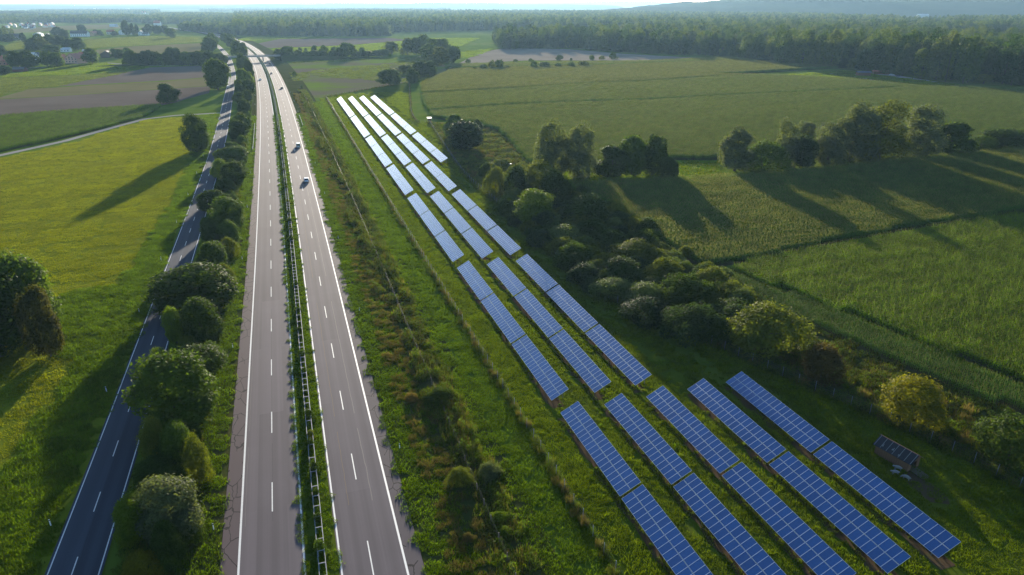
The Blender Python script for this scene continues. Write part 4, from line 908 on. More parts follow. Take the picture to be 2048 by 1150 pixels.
hill([-6500, -3400, -2300], [3300, 3150, 3400], [62, 55, 8], 900, 'wooded hill above the distant village', 2)
hill([-7500, -4200, -2500, -500, 1500], [8600, 8800, 9500, 9800, 9600], [48, 40, 62, 70, 40], 3000, 'low hazy hills on the horizon beyond the town', 3)
hill([-12000, -6000, -1000, 5000, 12000], [15000, 15000, 15500, 15500, 15000], [70, 80, 95, 110, 100], 3000, 'faintest hills closing the horizon', 4)

# ------------------------------------------------------------------ solar park
pv = N('solar_glass'); oc_ = pv.objco(); oi_ = pv.n('ShaderNodeObjectInfo')
bk = pv.n('ShaderNodeTexBrick'); bk.offset = 0; bk.inputs['Scale'].default_value = 1; bk.inputs['Brick Width'].default_value = .1567; bk.inputs['Row Height'].default_value = .1567
bk.inputs['Mortar Size'].default_value = .004; bk.inputs['Color1'].default_value = (.0, .055, .22, 1); bk.inputs['Color2'].default_value = (.0, .07, .27, 1); bk.inputs['Mortar'].default_value = (.04, .09, .22, 1)
pv.L(oc_, bk.inputs['Vector'])
pc = pv.mix(pv.math('MULTIPLY', oi_.outputs['Random'], .35), bk.outputs[0], (.002, .018, .10))
M_PV = pv.done(pv.bsdf(pc, pv.math('MULTIPLY_ADD', pv.noise(2, oc_, 3), .04, .11), Specular_IOR_Level=.5, Coat_Weight=1.0, Coat_Roughness=.1, Coat_IOR=1.6))
M_POST = flat('galvanised_post', (.2, .21, .22), .55, Metallic=.4)
TL, PW, PH, TILT = 20.5, 1.0, 1.62, math.radians(28.1)
pm = MB(); fr = .023; t0 = .035                                     # glass side is -z
pm.box(0, PW, 0, fr, -t0, 0); pm.box(0, PW, PH - fr, PH, -t0, 0); pm.box(0, fr, fr, PH - fr, -t0, 0); pm.box(PW - fr, PW, fr, PH - fr, -t0, 0)
pm.add([(fr, fr, -.03), (fr, PH - fr, -.03), (PW - fr, PH - fr, -.03), (PW - fr, fr, -.03)], [(0, 1, 2, 3)], 1)
PANEL = pm.mesh('panel', [M_ALU, M_PV])
PR = (math.pi - TILT, 0, 0); Rm = Matrix.Rotation(math.pi - TILT, 4, 'X')
def slot(i, j): return (.01 + i * 1.025, 0, .8) if j == 0 else (.01 + i * 1.025, -math.cos(TILT) * (PH + .05), .8 + math.sin(TILT) * (PH + .05))
rowm = []
for j in (0, 1):
    mb = MB()
    for i in range(20):
        sx, sy, sz = slot(i, j)
        mb.add([Vector((sx, sy, sz)) + (Rm @ Vector(p)) for p in pm.v], pm.f); mb.m[-len(pm.m):] = pm.m
    rowm.append(mb.mesh('panel_row', [M_ALU, M_PV]))
PT = .03
def slope_pt(x, s, dz=0): return (x, -math.cos(TILT) * s, .8 + math.sin(TILT) * s + dz)
rails = []
for s in (.35, 1.3, 2.0, 2.95):
    mb = MB(); y_, z_ = slope_pt(0, s)[1:]; mb.box(.02, TL - .02, y_ - .03, y_ + .03, z_ - .10, z_ - .045); rails.append(mb.mesh('rail', M_POST))
def leg_mesh(s, nm):
    mb = MB(); y_, z_ = slope_pt(0, s)[1:]; mb.box(-.05, .05, y_ - .05, y_ + .05, -.1, z_ - .06); return mb.mesh(nm, M_POST)
LEGF, LEGB = leg_mesh(.55, 'post'), leg_mesh(2.7, 'post')
stm = MB(); stm.tube([slope_pt(0, .55, -.45), slope_pt(0, 2.5, -.12)], .035, 5); STRUT = stm.mesh('strut', M_POST)
allp = MB()
for xx in np.linspace(1.2, TL - 1.2, 6):
    for me_ in (LEGF, LEGB, STRUT):
        allp.add([(v.co.x + xx, v.co.y, v.co.z) for v in me_.vertices], [tuple(p_.vertices) for p_ in me_.polygons])
ALLP = allp.mesh('post_set', M_POST)
BLK = [([41.95, 62.9], 5, True), ([87.1, 108.1, 129.1], 3, True), ([153.9, 175.0, 196.0], 3, False), ([220.8, 241.6], 3, False), ([265.3, 286.4, 307.5], 4, False), ([331.6, 352.8, 374.0], 4, False), ([397.3, 418.5, 439.7, 460.9], 4, False)]
SHIFT = [.0, .25, .6, 1.2, .6]
ti = 0
for starts, nrow, fine in BLK:
    for q, u0 in enumerate(starts):
        ti += 1
        for r in range(nrow):
            us = u0 + (SHIFT[r] * min(1.5, max(0, (u0 - 100) / 150)) if r else 0)
            x_, y_ = UV(us, RV[r]); tb = empty('solar_table', (x_, y_, 0), HD)
            tag(tb, 'solar panel table, %s row from the highway fence, %s along from the shed end' % (ORD[r], ORD[ti - 1]), 'solar table', 'solar tables in rows')
            if fine:
                for j in (0, 1):
                    for i in range(20): obj('panel', PANEL, tb, slot(i, j), PR)
                for xx in np.linspace(1.2, TL - 1.2, 6):
                    obj('post', LEGF, tb, (xx, 0, 0)); obj('post', LEGB, tb, (xx, 0, 0)); obj('strut', STRUT, tb, (xx, 0, 0))
            else:
                for j in (0, 1): tag(obj('panel_row', rowm[j], tb), kind='stuff')
                tag(obj('post_set', ALLP, tb), kind='stuff')
            for m_ in rails: obj('rail', m_, tb)

# ------------------------------------------------------------------ guard rail in the median
gr = tag(empty('guard_rail', (*UV(60, -1.9), .2)), 'double steel guard rail with cross braces along the highway median', 'guard rail')
gl = gr.location
def rail_strip(o, z0, z1, i0, i1):
    V, Q = [], []
    for i in range(i0, i1):
        for (dx, z) in ((-.03, z0), (.03, z0), (.03, z1), (-.03, z1)):
            p_ = HC[i] + HN[i] * (o + dx); V.append((p_[0] - gl.x, p_[1] - gl.y, z - .2))
    for i in range(i1 - i0 - 1):
        for j in range(4): Q.append((i * 4 + j, i * 4 + (j + 1) % 4, i * 4 + 4 + (j + 1) % 4, i * 4 + 4 + j))
    return quads_mesh('rail', V, Q, M_STEEL)
i1_ = int(np.searchsorted(HC[:, 1], 1150))
for o in (-.40, .40): obj('rail', rail_strip(o, .62, .92, 4, i1_), gr)
sm = MB(); sm.box(-.04, .04, -.37, .37, .80, .88); sm.box(-.05, .05, -.36, -.28, 0, .80); sm.box(-.05, .05, .28, .36, 0, .80)
SPACER = sm.mesh('spacer', M_STEEL); rest = MB(); s = S0 - 30; k = 0
while s < S0 + 900:
    p_, a_ = at(HC, HT, HN, HS, s, 0)
    if k < 130: obj('spacer', SPACER, gr, (p_[0] - gl.x, p_[1] - gl.y, .0), (0, 0, a_))
    else:
        Mx = Matrix.Translation((p_[0] - gl.x, p_[1] - gl.y, 0)) @ Matrix.Rotation(a_, 4, 'Z')
        rest.add([Mx @ Vector(v) for v in sm.v], sm.f)
    s += 2.0 if (k // 6) % 3 else 3.2; k += 1
tag(obj('spacer_run', rest.mesh('spacer_run', M_STEEL), gr), kind='stuff')
# short outer guard rails
def outer_rail(o, s0, s1, label):
    p0, a0 = at(HC, HT, HN, HS, s0, o); e = empty('guard_rail', (p0[0], p0[1], .1), a0); L = s1 - s0
    mb = MB(); mb.box(0, L, -.04, .04, .48, .78); obj('rail', mb.mesh('rail', M_STEEL), e)
    mp = MB(); mp.box(-.05, .05, -.06, .06, 0, .7); me_ = mp.mesh('post', M_STEEL)
    for x in np.arange(.5, L, 4): obj('post', me_, e, (x, .1 if o > 0 else -.1, 0))
    tag(e, label, 'guard rail')
outer_rail(12.0, S0 + 315, S0 + 352, 'short steel guard rail on the solar park side of the highway')
outer_rail(-12.0, S0 + 255, S0 + 330, 'low steel guard rail between tree row and highway')

# ------------------------------------------------------------------ fences
M_WIRE = flat('fence_wire', (.09, .095, .10), .6)
def fence(pts, h, gap, nw, label, wood=False, wr=.004, sub=1.0):
    C = smooth_curve(pts, 3.0) if not wood else np.array([p for p in smooth_curve(pts, 3.0)])
    S = np.concatenate([[0], np.cumsum(np.linalg.norm(np.diff(C, axis=0), axis=1))])
    e = empty('wire_fence', (C[0][0], C[0][1], 0)); tag(e, label, 'fence')
    pmb = MB(); pmb.tube([(0, 0, -.2), (0, 0, h)], .06 if wood else .035, 6); pme = pmb.mesh('post', M_WOOD if wood else M_POST, True)
    for s in np.arange(0, S[-1], gap):
        x = np.interp(s, S, C[:, 0]); y = np.interp(s, S, C[:, 1]); obj('post', pme, e, (x - C[0][0], y - C[0][1], random.uniform(-.04, .04)), (random.uniform(-.02, .02), random.uniform(-.02, .02), 0))
    for q in range(nw):
        z = .1 + (h - .15) * q / max(1, nw - 1); mb = MB(); mb.tube([(p[0] - C[0][0], p[1] - C[0][1], z) for p in C], wr, 3); obj('wire', mb.mesh('wire', M_WIRE), e)
    return e, C
fl, CFL = fence([UV(u, 29.3) for u in (25, 120, 250, 380, 494)], 2.0, 3.0, 5, 'wire fence in long grass between highway verge and solar rows')
ft, CFT = fence(PX((650, 195), (720, 182), (780, 172), (818, 165)), 2.0, 3.0, 9, 'wire fence closing the far end of the solar park')
fc_, CFC = fence(PX((818, 165), (820, 195), (824, 228), (838, 246), (857, 246)), 2.0, 3.0, 9, 'wire fence bending round the park corner by the hunting stand')
f2, CFR = fence(PX((859, 247), (925, 345), (985, 400), (1090, 500), (1200, 590), (1400, 680), (1600, 770), (1850, 880), (2048, 985), (2400, 1200)), 2.0, 3.0, 6, 'wire fence between solar park and the shrub thicket', wr=.007)
sC = np.array([HC[i] + HN[i] * 20.2 for i in range(len(HC)) if 45 < HC[i][1] < 500])
fence([tuple(p) for p in sC[::8]], 1.5, 3.2, 5, 'old low wire fence running through the weedy strip', wood=True, wr=.004)
for CF, lb, w_ in ((CFL, 'long dry grass grown up along the highway side fence', .5), (CFR, 'grey weeds grown up along the thicket side fence', .7), (np.concatenate([CFT, CFC]), 'dry grass along the far park fence', .5)):
    S = np.concatenate([[0], np.cumsum(np.linalg.norm(np.diff(CF, axis=0), axis=1))]); s = np.repeat(np.arange(0, S[-1], 1.1), 1)
    X = np.interp(s, S, CF[:, 0]) + rng.normal(size=len(s)) * w_ * .5; Y = np.interp(s, S, CF[:, 1]) + rng.normal(size=len(s)) * w_ * .5
    n = len(X); scatter('fence_grass', X, Y, .02, rng.random(n) * 6.28, np.stack([.55 + .2 * rng.random(n)] * 2 + [.75 + .6 * rng.random(n)], 1), SRC_WEED if CF is CFR else [SRC_DRY[0], SRC_WEED[0], SRC_WEED[1], SRC_LUSH[0]], lb, 'grass')

# ------------------------------------------------------------------ delineator posts
M_PLAST = flat('white_plastic', (.75, .75, .73), .5); M_BLACK = flat('black_plastic', (.02, .02, .02), .5)
dp = MB(); dp.box(-.06, .06, -.05, .05, 0, .72); dp.add([(-.06, -.05, .9), (.06, -.05, .9), (.06, .05, 1.0), (-.06, .05, 1.0), (-.06, -.05, .88), (.06, -.05, .88), (.06, .05, .88), (-.06, .05, .88)], [(0, 1, 2, 3), (4, 5, 1, 0), (5, 6, 2, 1), (6, 7, 3, 2), (7, 4, 0, 3)]); DPOST = dp.mesh('post', M_PLAST)
db = MB(); db.box(-.062, .062, -.052, .052, .721, .879); DBAND = db.mesh('band', M_BLACK)
def delin(C, T, Nn, S, s, o, lb, gp):
    p_, a_ = at(C, T, Nn, S, s, o); e = empty('delineator_post', (p_[0], p_[1], .1), a_ + math.pi / 2); tag(e, lb, 'post', gp)
    obj('post', DPOST, e); obj('band', DBAND, e)
for k in range(10):
    for o, y_, lb, gp in ((12.1, 945, 'white delineator post in the grass on the solar park side of the highway', 'posts, park side'), (-12.2, 1034, 'white delineator post in the verge below the tree row', 'posts, tree side')):
        delin(HC, HT, HN, HS, S0 + (G(800, y_)[1] - 58.5) / .95 + 50 * k, o, lb, gp)
    if k < 8: delin(CC, CT, CN, CS, CS[np.argmin(abs(CC[:, 1] - G(118, 1036)[1]))] + 33 * k, -4.6, 'white delineator post on the meadow side of the narrow road', 'posts, meadow side')

# ------------------------------------------------------------------ cars
M_GLASS = flat('car_glass', (.015, .018, .022), .08); M_TYRE = flat('tyre', (.02, .02, .02), .8); M_RIM = flat('rim', (.4, .4, .42), .35, Metallic=.8)
M_RED = flat('tail_light', (.45, .02, .015), .3); M_LAMP = flat('head_light', (.7, .7, .68), .2); M_PLATE = flat('plate', (.7, .7, .66), .5)
def paint(name, col): return flat(name, col, .3, Coat_Weight=.6, Coat_Roughness=.06)
WH = {}
def car(X, Y, rz, col, label, van=False, z=.16):
    e = empty('car', (X, Y, z), rz); tag(e, label, 'car')
    L, W, Hh = (4.7, 1.9, 1.95) if van else (4.4, 1.8, 1.47)
    M_ = paint('car_paint', col)
    if van: prof = [(-2.35, .3), (-2.35, 1.0), (-1.9 + .0, 1.05), (1.35, 1.05), (2.2, .85), (2.35, .6), (2.35, .3)]; cab = [(-2.3, 1.05), (-2.2, 1.88), (.75, 1.88), (1.45, 1.05)]
    else: prof = [(-2.2, .28), (-2.2, .78), (-2.05, .95), (.95, .92), (1.95, .74), (2.2, .55), (2.2, .28)]; cab = [(-2.0, .95), (-1.55, 1.40), (.15, 1.42), (1.05, .92)]
    def ext(pr, w0, w1, mb, mi=0):
        zmin = min(p[1] for p in pr); zmax = max(p[1] for p in pr); n = len(pr); vs_ = []
        for sgn in (-1, 1):
            for (x, zz) in pr:
                t = (zz - zmin) / max(zmax - zmin, .01); vs_.append((x, sgn * (w0 + (w1 - w0) * t), zz))
        fs = [tuple(range(n)), tuple(range(2 * n - 1, n - 1, -1))] + [(i, n + i, n + (i + 1) % n, (i + 1) % n) for i in range(n)]
        mb.add(vs_, fs, mi)
    b = MB(); ext(prof, W / 2, W / 2 - .06, b); me_ = b.mesh('body', M_)
    ob = obj('body', me_, e); bv = ob.modifiers.new('bevel', 'BEVEL'); bv.width = .07; bv.segments = 2
    b = MB(); ext(cab, W / 2 - .1, W / 2 - .24, b); obj('window', b.mesh('window', M_GLASS), e)
    b = MB(); x0, x1, zr_ = cab[1][0] - .02, cab[2][0] + .05, cab[1][1]
    b.box(x0, x1, -(W / 2 - .22), W / 2 - .22, zr_ - .03, zr_ + .05)
    for sg in (-1, 1):
        for ca, cb in ((cab[0], cab[1]), (cab[3], cab[2])):
            b.tube([(ca[0], sg * (W / 2 - .11), ca[1]), (cb[0], sg * (W / 2 - .24), cb[1])], .05, 5)
        xm = (cab[1][0] + cab[2][0]) / 2; b.tube([(xm, sg * (W / 2 - .10), cab[0][1]), (xm, sg * (W / 2 - .235), zr_)], .045, 5)
    ro = obj('roof', b.mesh('roof', M_), e)
    for sx in (-1, 1):
        for sg in (-1, 1):
            b = MB(); b.tube([(sx * L * .31, sg * (W / 2 - .2), .32), (sx * L * .31, sg * (W / 2 + .01), .32)], .32, 14); wl = obj('wheel', b.mesh('wheel', M_TYRE), e)
            b = MB(); b.tube([(sx * L * .31, sg * (W / 2 + .005), .32), (sx * L * .31, sg * (W / 2 + .025), .32)], .2, 10); obj('rim', b.mesh('rim', M_RIM), wl)
    for sg in (-1, 1):
        zt_ = .95 if van else .72
        b = MB(); b.box(-L / 2 - .02, -L / 2 + .06, sg * .72 - .13, sg * .72 + .13, zt_ - .12, zt_ + .14); obj('tail_light', b.mesh('tail_light', M_RED), e)
        b = MB(); b.box(L / 2 - .12, L / 2 + .015, sg * .66 - .18, sg * .66 + .18, .55, .69); obj('headlight', b.mesh('headlight', M_LAMP), e)
        b = MB(); b.box(.75, .93, sg * (W / 2 + .06) - .08, sg * (W / 2 + .06) + .08, .95, 1.09); obj('mirror', b.mesh('mirror', M_), e)
    b = MB(); b.box(-L / 2 - .025, -L / 2 + .02, -.26, .26, .45, .56); obj('plate', b.mesh('plate', M_PLATE), e)
def hw_car(px_, py_, o, fwd, col, lb, van=False):
    X, Y = G(px_, py_); s = HS[np.argmin(abs(HC[:, 1] - Y))]; p_, a_ = at(HC, HT, HN, HS, s, o)
    car(p_[0], p_[1], a_ if fwd else a_ + math.pi, col, lb, van)
hw_car(596, 298, 7.2, True, (.55, .56, .57), 'white van with dark rear window ahead of the hatchback', True)
hw_car(615, 368, 7.2, True, (.50, .54, .6), 'silver hatchback following the white van on the highway')
hw_car(563, 178, 7.2, True, (.06, .06, .065), 'dark grey car in the slow lane far ahead of the van')
hw_car(546, 148, 3.6, True, (.03, .035, .06), 'black car in the fast lane between bridge and bend')
hw_car(541, 129, 7.2, True, (.05, .03, .03), 'dark car in the slow lane close before the bridge')
hw_car(533, 127, 3.6, True, (.22, .24, .25), 'grey car overtaking close before the bridge')
hw_car(522, 160, -7.2, False, (.72, .72, .70), 'white car coming towards us on the tree side carriageway')
hw_car(465, 81, 5.4, True, (.72, .72, .70), 'tiny white car far beyond the bridge')
X, Y = G(457, 176); s = CS[np.argmin(abs(CC[:, 1] - Y))]; p_, a_ = at(CC, CT, CN, CS, s, -1.4); car(p_[0], p_[1], a_ + math.pi, (.72, .72, .70), 'white car on the narrow country road by the round tree', z=.15)
X, Y = G(452, 112); s = CS[np.argmin(abs(CC[:, 1] - Y))]; p_, a_ = at(CC, CT, CN, CS, s, 1.4); car(p_[0], p_[1], a_, (.03, .04, .06), 'dark car on the country road just behind the bridge', z=.15)

# ------------------------------------------------------------------ bridge
zb = 6.3
bA = Vector((*G(436, 113.4, zb), 0)); bB = Vector((*G(560, 110.0, zb), 0)); bd = (bB - bA); BL = bd.length; ba = math.atan2(bd.y, bd.x)
br = empty('road_bridge', (bA.x, bA.y, 0), ba); tag(br, 'concrete bridge carrying a lane over both roads', 'bridge')
b = MB(); b.box(0, BL, -3.6, 3.6, zb - 1.2, zb); obj('deck', b.mesh('deck', M_CONC), br)
b = MB(); b.box(0, BL, -3.2, 3.2, zb + .005, zb + .06); obj('roadway', b.mesh('roadway', M_ASPH_C), br)
for sg in (-1, 1):
    b = MB(); b.box(-1, BL + 1, sg * 3.65 - .2, sg * 3.65 + .2, zb - .5, zb + .25); pk = obj('parapet', b.mesh('parapet', M_CONC), br)
    b = MB(); b.box(-1, BL + 1, sg * 3.65 - .03, sg * 3.65 + .03, zb + 1.1, zb + 1.18); b.box(-1, BL + 1, sg * 3.65 - .02, sg * 3.65 + .02, zb + .65, zb + .70)
    for x in np.arange(0, BL, 2.2): b.box(x - .03, x + .03, sg * 3.65 - .03, sg * 3.65 + .03, zb + .2, zb + 1.1)
    obj('railing', b.mesh('railing', M_POST), br)
def along(px_, py_):
    P_ = Vector((*G(px_, py_), 0)) - bA; return P_.dot(bd.normalized())
for x in (along(521, 119), along(486, 118)):
    for y_ in (-2.2, 2.2):
        b = MB(); b.tube([(x, y_, -.2), (x, y_, zb - 1.2)], .45, 12); obj('pier', b.mesh('pier', M_CONC, True), br)
for x0, sg in ((0, -1), (BL, 1)):
    L = 75; em = MB()
    em.add([(0, -4, zb - .1), (0, 4, zb - .1), (0, 14, -.1), (0, -14, -.1), (sg * L, -4, zb * .35), (sg * L, 4, zb * .35), (sg * L, 9, -.1), (sg * L, -9, -.1), (sg * (L + 50), -2, -.1), (sg * (L + 50), 2, -.1)],
           [(0, 1, 5, 4), (1, 2, 6, 5), (3, 0, 4, 7), (0, 3, 2, 1), (4, 5, 9, 8), (5, 6, 9), (7, 4, 8)])
    o = obj('embankment', em.mesh('embankment', M_SCRUB), None, (bA.x + math.cos(ba) * x0, bA.y + math.sin(ba) * x0, 0), (0, 0, ba))
    tag(o, 'grassy ramp on the %s side of the bridge' % ('village' if sg < 0 else 'solar park'), 'embankment', kind='structure')

# ------------------------------------------------------------------ big blue road sign
M_BLUE = flat('sign_blue', (.02, .12, .42), .5)
sx, sy = G(459, 82); sg_ = empty('road_sign', (sx, sy, 0), .3); tag(sg_, 'large blue motorway sign on two posts at the far bend', 'sign')
b = MB(); b.box(-3.6, 3.6, -.06, .06, 3.2, 9.0); obj('panel', b.mesh('panel', M_BLUE), sg_)
b = MB(); b.box(-3.5, 3.5, -.085, -.07, 8.75, 8.9); b.box(-3.5, 3.5, -.085, -.07, 3.3, 3.45); b.box(-3.5, -3.35, -.085, -.07, 3.45, 8.75); b.box(3.35, 3.5, -.085, -.07, 3.45, 8.75); obj('border', b.mesh('border', M_PLAST), sg_)
for x in (-2.4, 2.4):
    b = MB(); b.tube([(x, .2, -.2), (x, .2, 9.0)], .14, 8); obj('post', b.mesh('post', M_POST), sg_)

# ------------------------------------------------------------------ shed, sheep
M_PLANK = flat('red_brown_plank', (.21, .105, .055), .85); M_FELT = flat('black_felt', (.018, .018, .022), .75); M_BATT = flat('grey_batten', (.17, .165, .16), .8); M_RTILE = flat('red_brown_tile', (.17, .085, .06), .8)
M_DARKIN = flat('dark_inside', (.015, .012, .01), .9)
pA, pB = Vector((*G(1748, 907), 0)), Vector((*G(1811, 943), 0)); dv = (pB - pA); SL = 4.9; ra = math.atan2(dv.y, dv.x)
sh = empty('wooden_shed', (pA.x, pA.y, 0), ra); tag(sh, 'small wooden animal shed with dark battened roof beside the last solar row', 'shed')
SW, EH, RH = 2.5, 1.65, 2.5                 # local x along the long wall, +y away from the panels
for i in range(16):
    x = i * SL / 16; hgt_ = EH - .01
    b = MB(); b.box(x + .01, x + SL / 16 - .01, -.03 - .008 * (i % 2), .03, .12, hgt_); obj('plank', b.mesh('plank', M_PLANK), sh)
    b = MB(); b.box(x + .01, x + SL / 16 - .01, SW - .03, SW + .03 + .008 * (i % 2), .12, hgt_); obj('plank', b.mesh('plank', M_PLANK), sh)
for xe, door in ((0.0, False), (SL, True)):
    for j in range(8):
        y0_, y1_ = j * SW / 8 + .01, (j + 1) * SW / 8 - .01; ym = (y0_ + y1_) / 2
        top = EH + (RH - EH) * (1 - abs(ym - SW / 2) / (SW / 2)) - .05
        z0_ = 1.35 if door and 2 <= j <= 5 else .12
        if top > z0_ + .05:
            b = MB(); b.box(xe - .03, xe + .03, y0_, y1_, z0_, top); obj('plank', b.mesh('plank', M_PLANK), sh)
b = MB(); b.box(.06, SL - .06, .06, SW - .06, .10, .16); obj('floor', b.mesh('floor', M_WOOD), sh)
def slope_box(mb, x0, x1, t0_, t1_, side, th0, th1):
    """box lying on a roof slope; t from ridge 0 to eave 1"""
    ov = 1.22
    def P_(x, t, th):
        y_ = SW / 2 + side * (SW / 2) * t * ov; z_ = RH - (RH - EH) * t * ov + th; return (x, y_, z_)
    v = [P_(x, t, th) for th in (th0, th1) for t in (t0_, t1_) for x in (x0, x1)]
    mb.add(v, [(0, 1, 3, 2), (4, 6, 7, 5), (0, 4, 5, 1), (2, 3, 7, 6), (0, 2, 6, 4), (1, 5, 7, 3)])
b = MB(); slope_box(b, -.35, SL + .4, 0, 1, -1, .02, .06); rf = obj('roof', b.mesh('roof', M_FELT), sh, None); rf['label'] = 'black felt roof slope with pale battens'
for i in range(7):
    b = MB(); x = -.15 + i * (SL + .35) / 6; slope_box(b, x - .035, x + .035, .01, .99, -1, .062, .10); obj('batten', b.mesh('batten', M_BATT), rf)
for xx, tt in ((.7, .7), (2.1, .6), (3.2, .75)):
    b = MB(); slope_box(b, xx, xx + .25, tt, tt + .09, -1, .065, .16); slope_box(b, xx + .12, xx + .2, tt - .15, tt, -1, .065, .12); obj('stone', b.mesh('stone', M_BATT), rf)
b = MB(); slope_box(b, -.35, SL + .4, 0, 1, 1, .02, .05); r2 = obj('roof', b.mesh('roof', M_RTILE), sh); r2['label'] = 'red brown roof slope'
for i in range(18):
    b = MB(); x = -.35 + i * (SL + .75) / 18; slope_box(b, x + .01, x + .28, .0, 1.0, 1, .052, .075 + .01 * (i % 2)); obj('board', b.mesh('board', M_RTILE), r2)
b = MB(); b.tube([(-.37, SW / 2, RH + .06), (SL + .42, SW / 2, RH + .06)], .06, 6); obj('ridge', b.mesh('ridge', M_RTILE), sh)
rp = empty('ramp', (pA.x + math.cos(ra) * (SL + .05) - math.sin(ra) * SW / 2, pA.y + math.sin(ra) * (SL + .05) + math.cos(ra) * SW / 2, 0), ra - .12); tag(rp, 'sloping plank ramp in front of the shed door', 'ramp')
for j in range(6):
    y0_ = -.7 + j * .235; b = MB(); b.add([(0, y0_, .16), (2.3, y0_, .0), (2.3, y0_ + .22, .0), (0, y0_ + .22, .16), (0, y0_, .22), (2.3, y0_, .05), (2.3, y0_ + .22, .05), (0, y0_ + .22, .22)], [(3, 2, 1, 0), (4, 5, 6, 7), (0, 1, 5, 4), (1, 2, 6, 5), (2, 3, 7, 6), (3, 0, 4, 7)]); obj('plank', b.mesh('plank', M_WOOD), rp)
M_WOOL = N('wool'); _c = M_WOOL.mix(M_WOOL.noise(9, M_WOOL.objco(), 4), (.17, .165, .15), (.28, .27, .25)); M_WOOL = M_WOOL.done(M_WOOL.bsdf(_c, .95, None))
def sheep(X, Y, rz, label, graze):
    hd = [(.42, 0, .66, .10), (.56, 0, .66, .10), (.70, 0, .60, .07)] if not graze else [(.42, 0, .55, .10), (.58, 0, .34, .09), (.68, 0, .2, .065)]
    sk = [(-.42, 0, .60, .16), (-.15, 0, .60, .23), (.12, 0, .60, .23), (.32, 0, .62, .17)] + hd
    V = [s_[:3] for s_ in sk]; rad = [s_[3] for s_ in sk]; E_ = [(i, i + 1) for i in range(len(sk) - 1)]
    for (bi, x, y) in ((0, -.34, .12), (0, -.34, -.12), (3, .28, .11), (3, .28, -.11)):
        b_ = len(V); back = -.05 if x < 0 else .02
        V += [(x, y, .42), (x + (.05 if x < 0 else 0), y, .36), (x + back, y, .2), (x + back * .3, y, .03)]; rad += [.085, .06, .035, .032]; E_ += [(bi, b_), (b_, b_ + 1), (b_ + 1, b_ + 2), (b_ + 2, b_ + 3)]
    b_ = len(V); V += [(-.55, 0, .55), (-.58, 0, .42)]; rad += [.04, .025]; E_ += [(0, b_), (b_, b_ + 1)]
    hi = 5; b_ = len(V); hx, hz = V[hi][0], V[hi][2]
    for sg in (-1, 1): V += [(hx - .02, sg * .15, hz + .02)]; rad += [.03]; E_ += [(hi, len(V) - 1)]
    me_ = bpy.data.meshes.new('sheep'); me_.from_pydata(V, E_, []); me_.materials.append(M_WOOL)
    o = obj('sheep', me_, None, (X, Y, .02), (0, 0, rz)); o.modifiers.new('skin', 'SKIN'); sv = me_.skin_vertices
    if not sv:
        bpy.context.view_layer.objects.active = o
    for i, rr in enumerate(rad): me_.skin_vertices[0].data[i].radius = (rr, rr)
    me_.skin_vertices[0].data[0].use_root = True
    ss = o.modifiers.new('subsurf', 'SUBSURF'); ss.levels = 2; ss.render_levels = 2
    return tag(o, label, 'sheep')
sheep(*G(1789, 950), math.radians(175), 'pale sheep standing with raised head by the shed wall', False)
sheep(*G(1811, 960), math.radians(140), 'pale sheep grazing beside the shed ramp', True)
sheep(*G(1794, 941), math.radians(160), 'sheep half hidden against the shed planks', False)

# ------------------------------------------------------------------ hunting stand and small board
M_ROOFW = flat('white_sheet_roof', (.42, .42, .42), .5)
hx, hy = G(859, 246); hs = empty('hunting_stand', (hx, hy, 0), .2); tag(hs, 'raised hunting stand with white sheet roof at the maize corner', 'hunting stand')
for sx_ in (-.8, .8):
    for sy_ in (-.8, .8):
        b = MB(); b.tube([(sx_ * 1.2, sy_ * 1.2, -.1), (sx_, sy_, 1.4)], .07, 6); obj('leg', b.mesh('leg', M_WOOD), hs)
b = MB(); b.box(-.95, .95, -.95, .95, 1.4, 1.5); obj('floor', b.mesh('floor', M_WOOD), hs)
for i in range(8):
    y_ = -.9 + i * .225
    b = MB(); b.box(-.93, -.89, y_, y_ + .21, 1.5, 2.5 if i not in (3, 4) else 2.2); b.box(.89, .93, y_, y_ + .21, 1.5, 2.5); b.box(y_, y_ + .21, -.93, -.89, 1.5, 2.45 if i in (0, 7) else 2.2); b.box(y_, y_ + .21, .89, .93, 1.5, 2.5); obj('board', b.mesh('board', M_PLANK), hs)
b = MB(); b.add([(-1.25, -1.3, 2.6), (1.25, -1.3, 2.6), (1.25, 1.3, 2.95), (-1.25, 1.3, 2.95), (-1.25, -1.3, 2.66), (1.25, -1.3, 2.66), (1.25, 1.3, 3.01), (-1.25, 1.3, 3.01)], [(3, 2, 1, 0), (4, 5, 6, 7), (0, 1, 5, 4), (1, 2, 6, 5), (2, 3, 7, 6), (3, 0, 4, 7)]); obj('roof', b.mesh('roof', M_ROOFW), hs)
for i in range(5):
    b = MB(); b.tube([(-.25, -1.3 + .08 * i, .2 + .28 * i), (.25, -1.3 + .08 * i, .2 + .28 * i)], .03, 5); obj('rung', b.mesh('rung', M_WOOD), hs)
hx, hy = G(1018, 345); hb = empty('bird_table', (hx, hy, 0), .1); tag(hb, 'thin post with a small white board standing in the weeds', 'post')
b = MB(); b.tube([(0, 0, -.1), (0, 0, 3.3)], .06, 6); obj('post', b.mesh('post', M_WOOD), hb)
b = MB(); b.box(-.95, .95, -.35, .35, 3.3, 3.38); obj('board', b.mesh('board', M_ROOFW), hb)

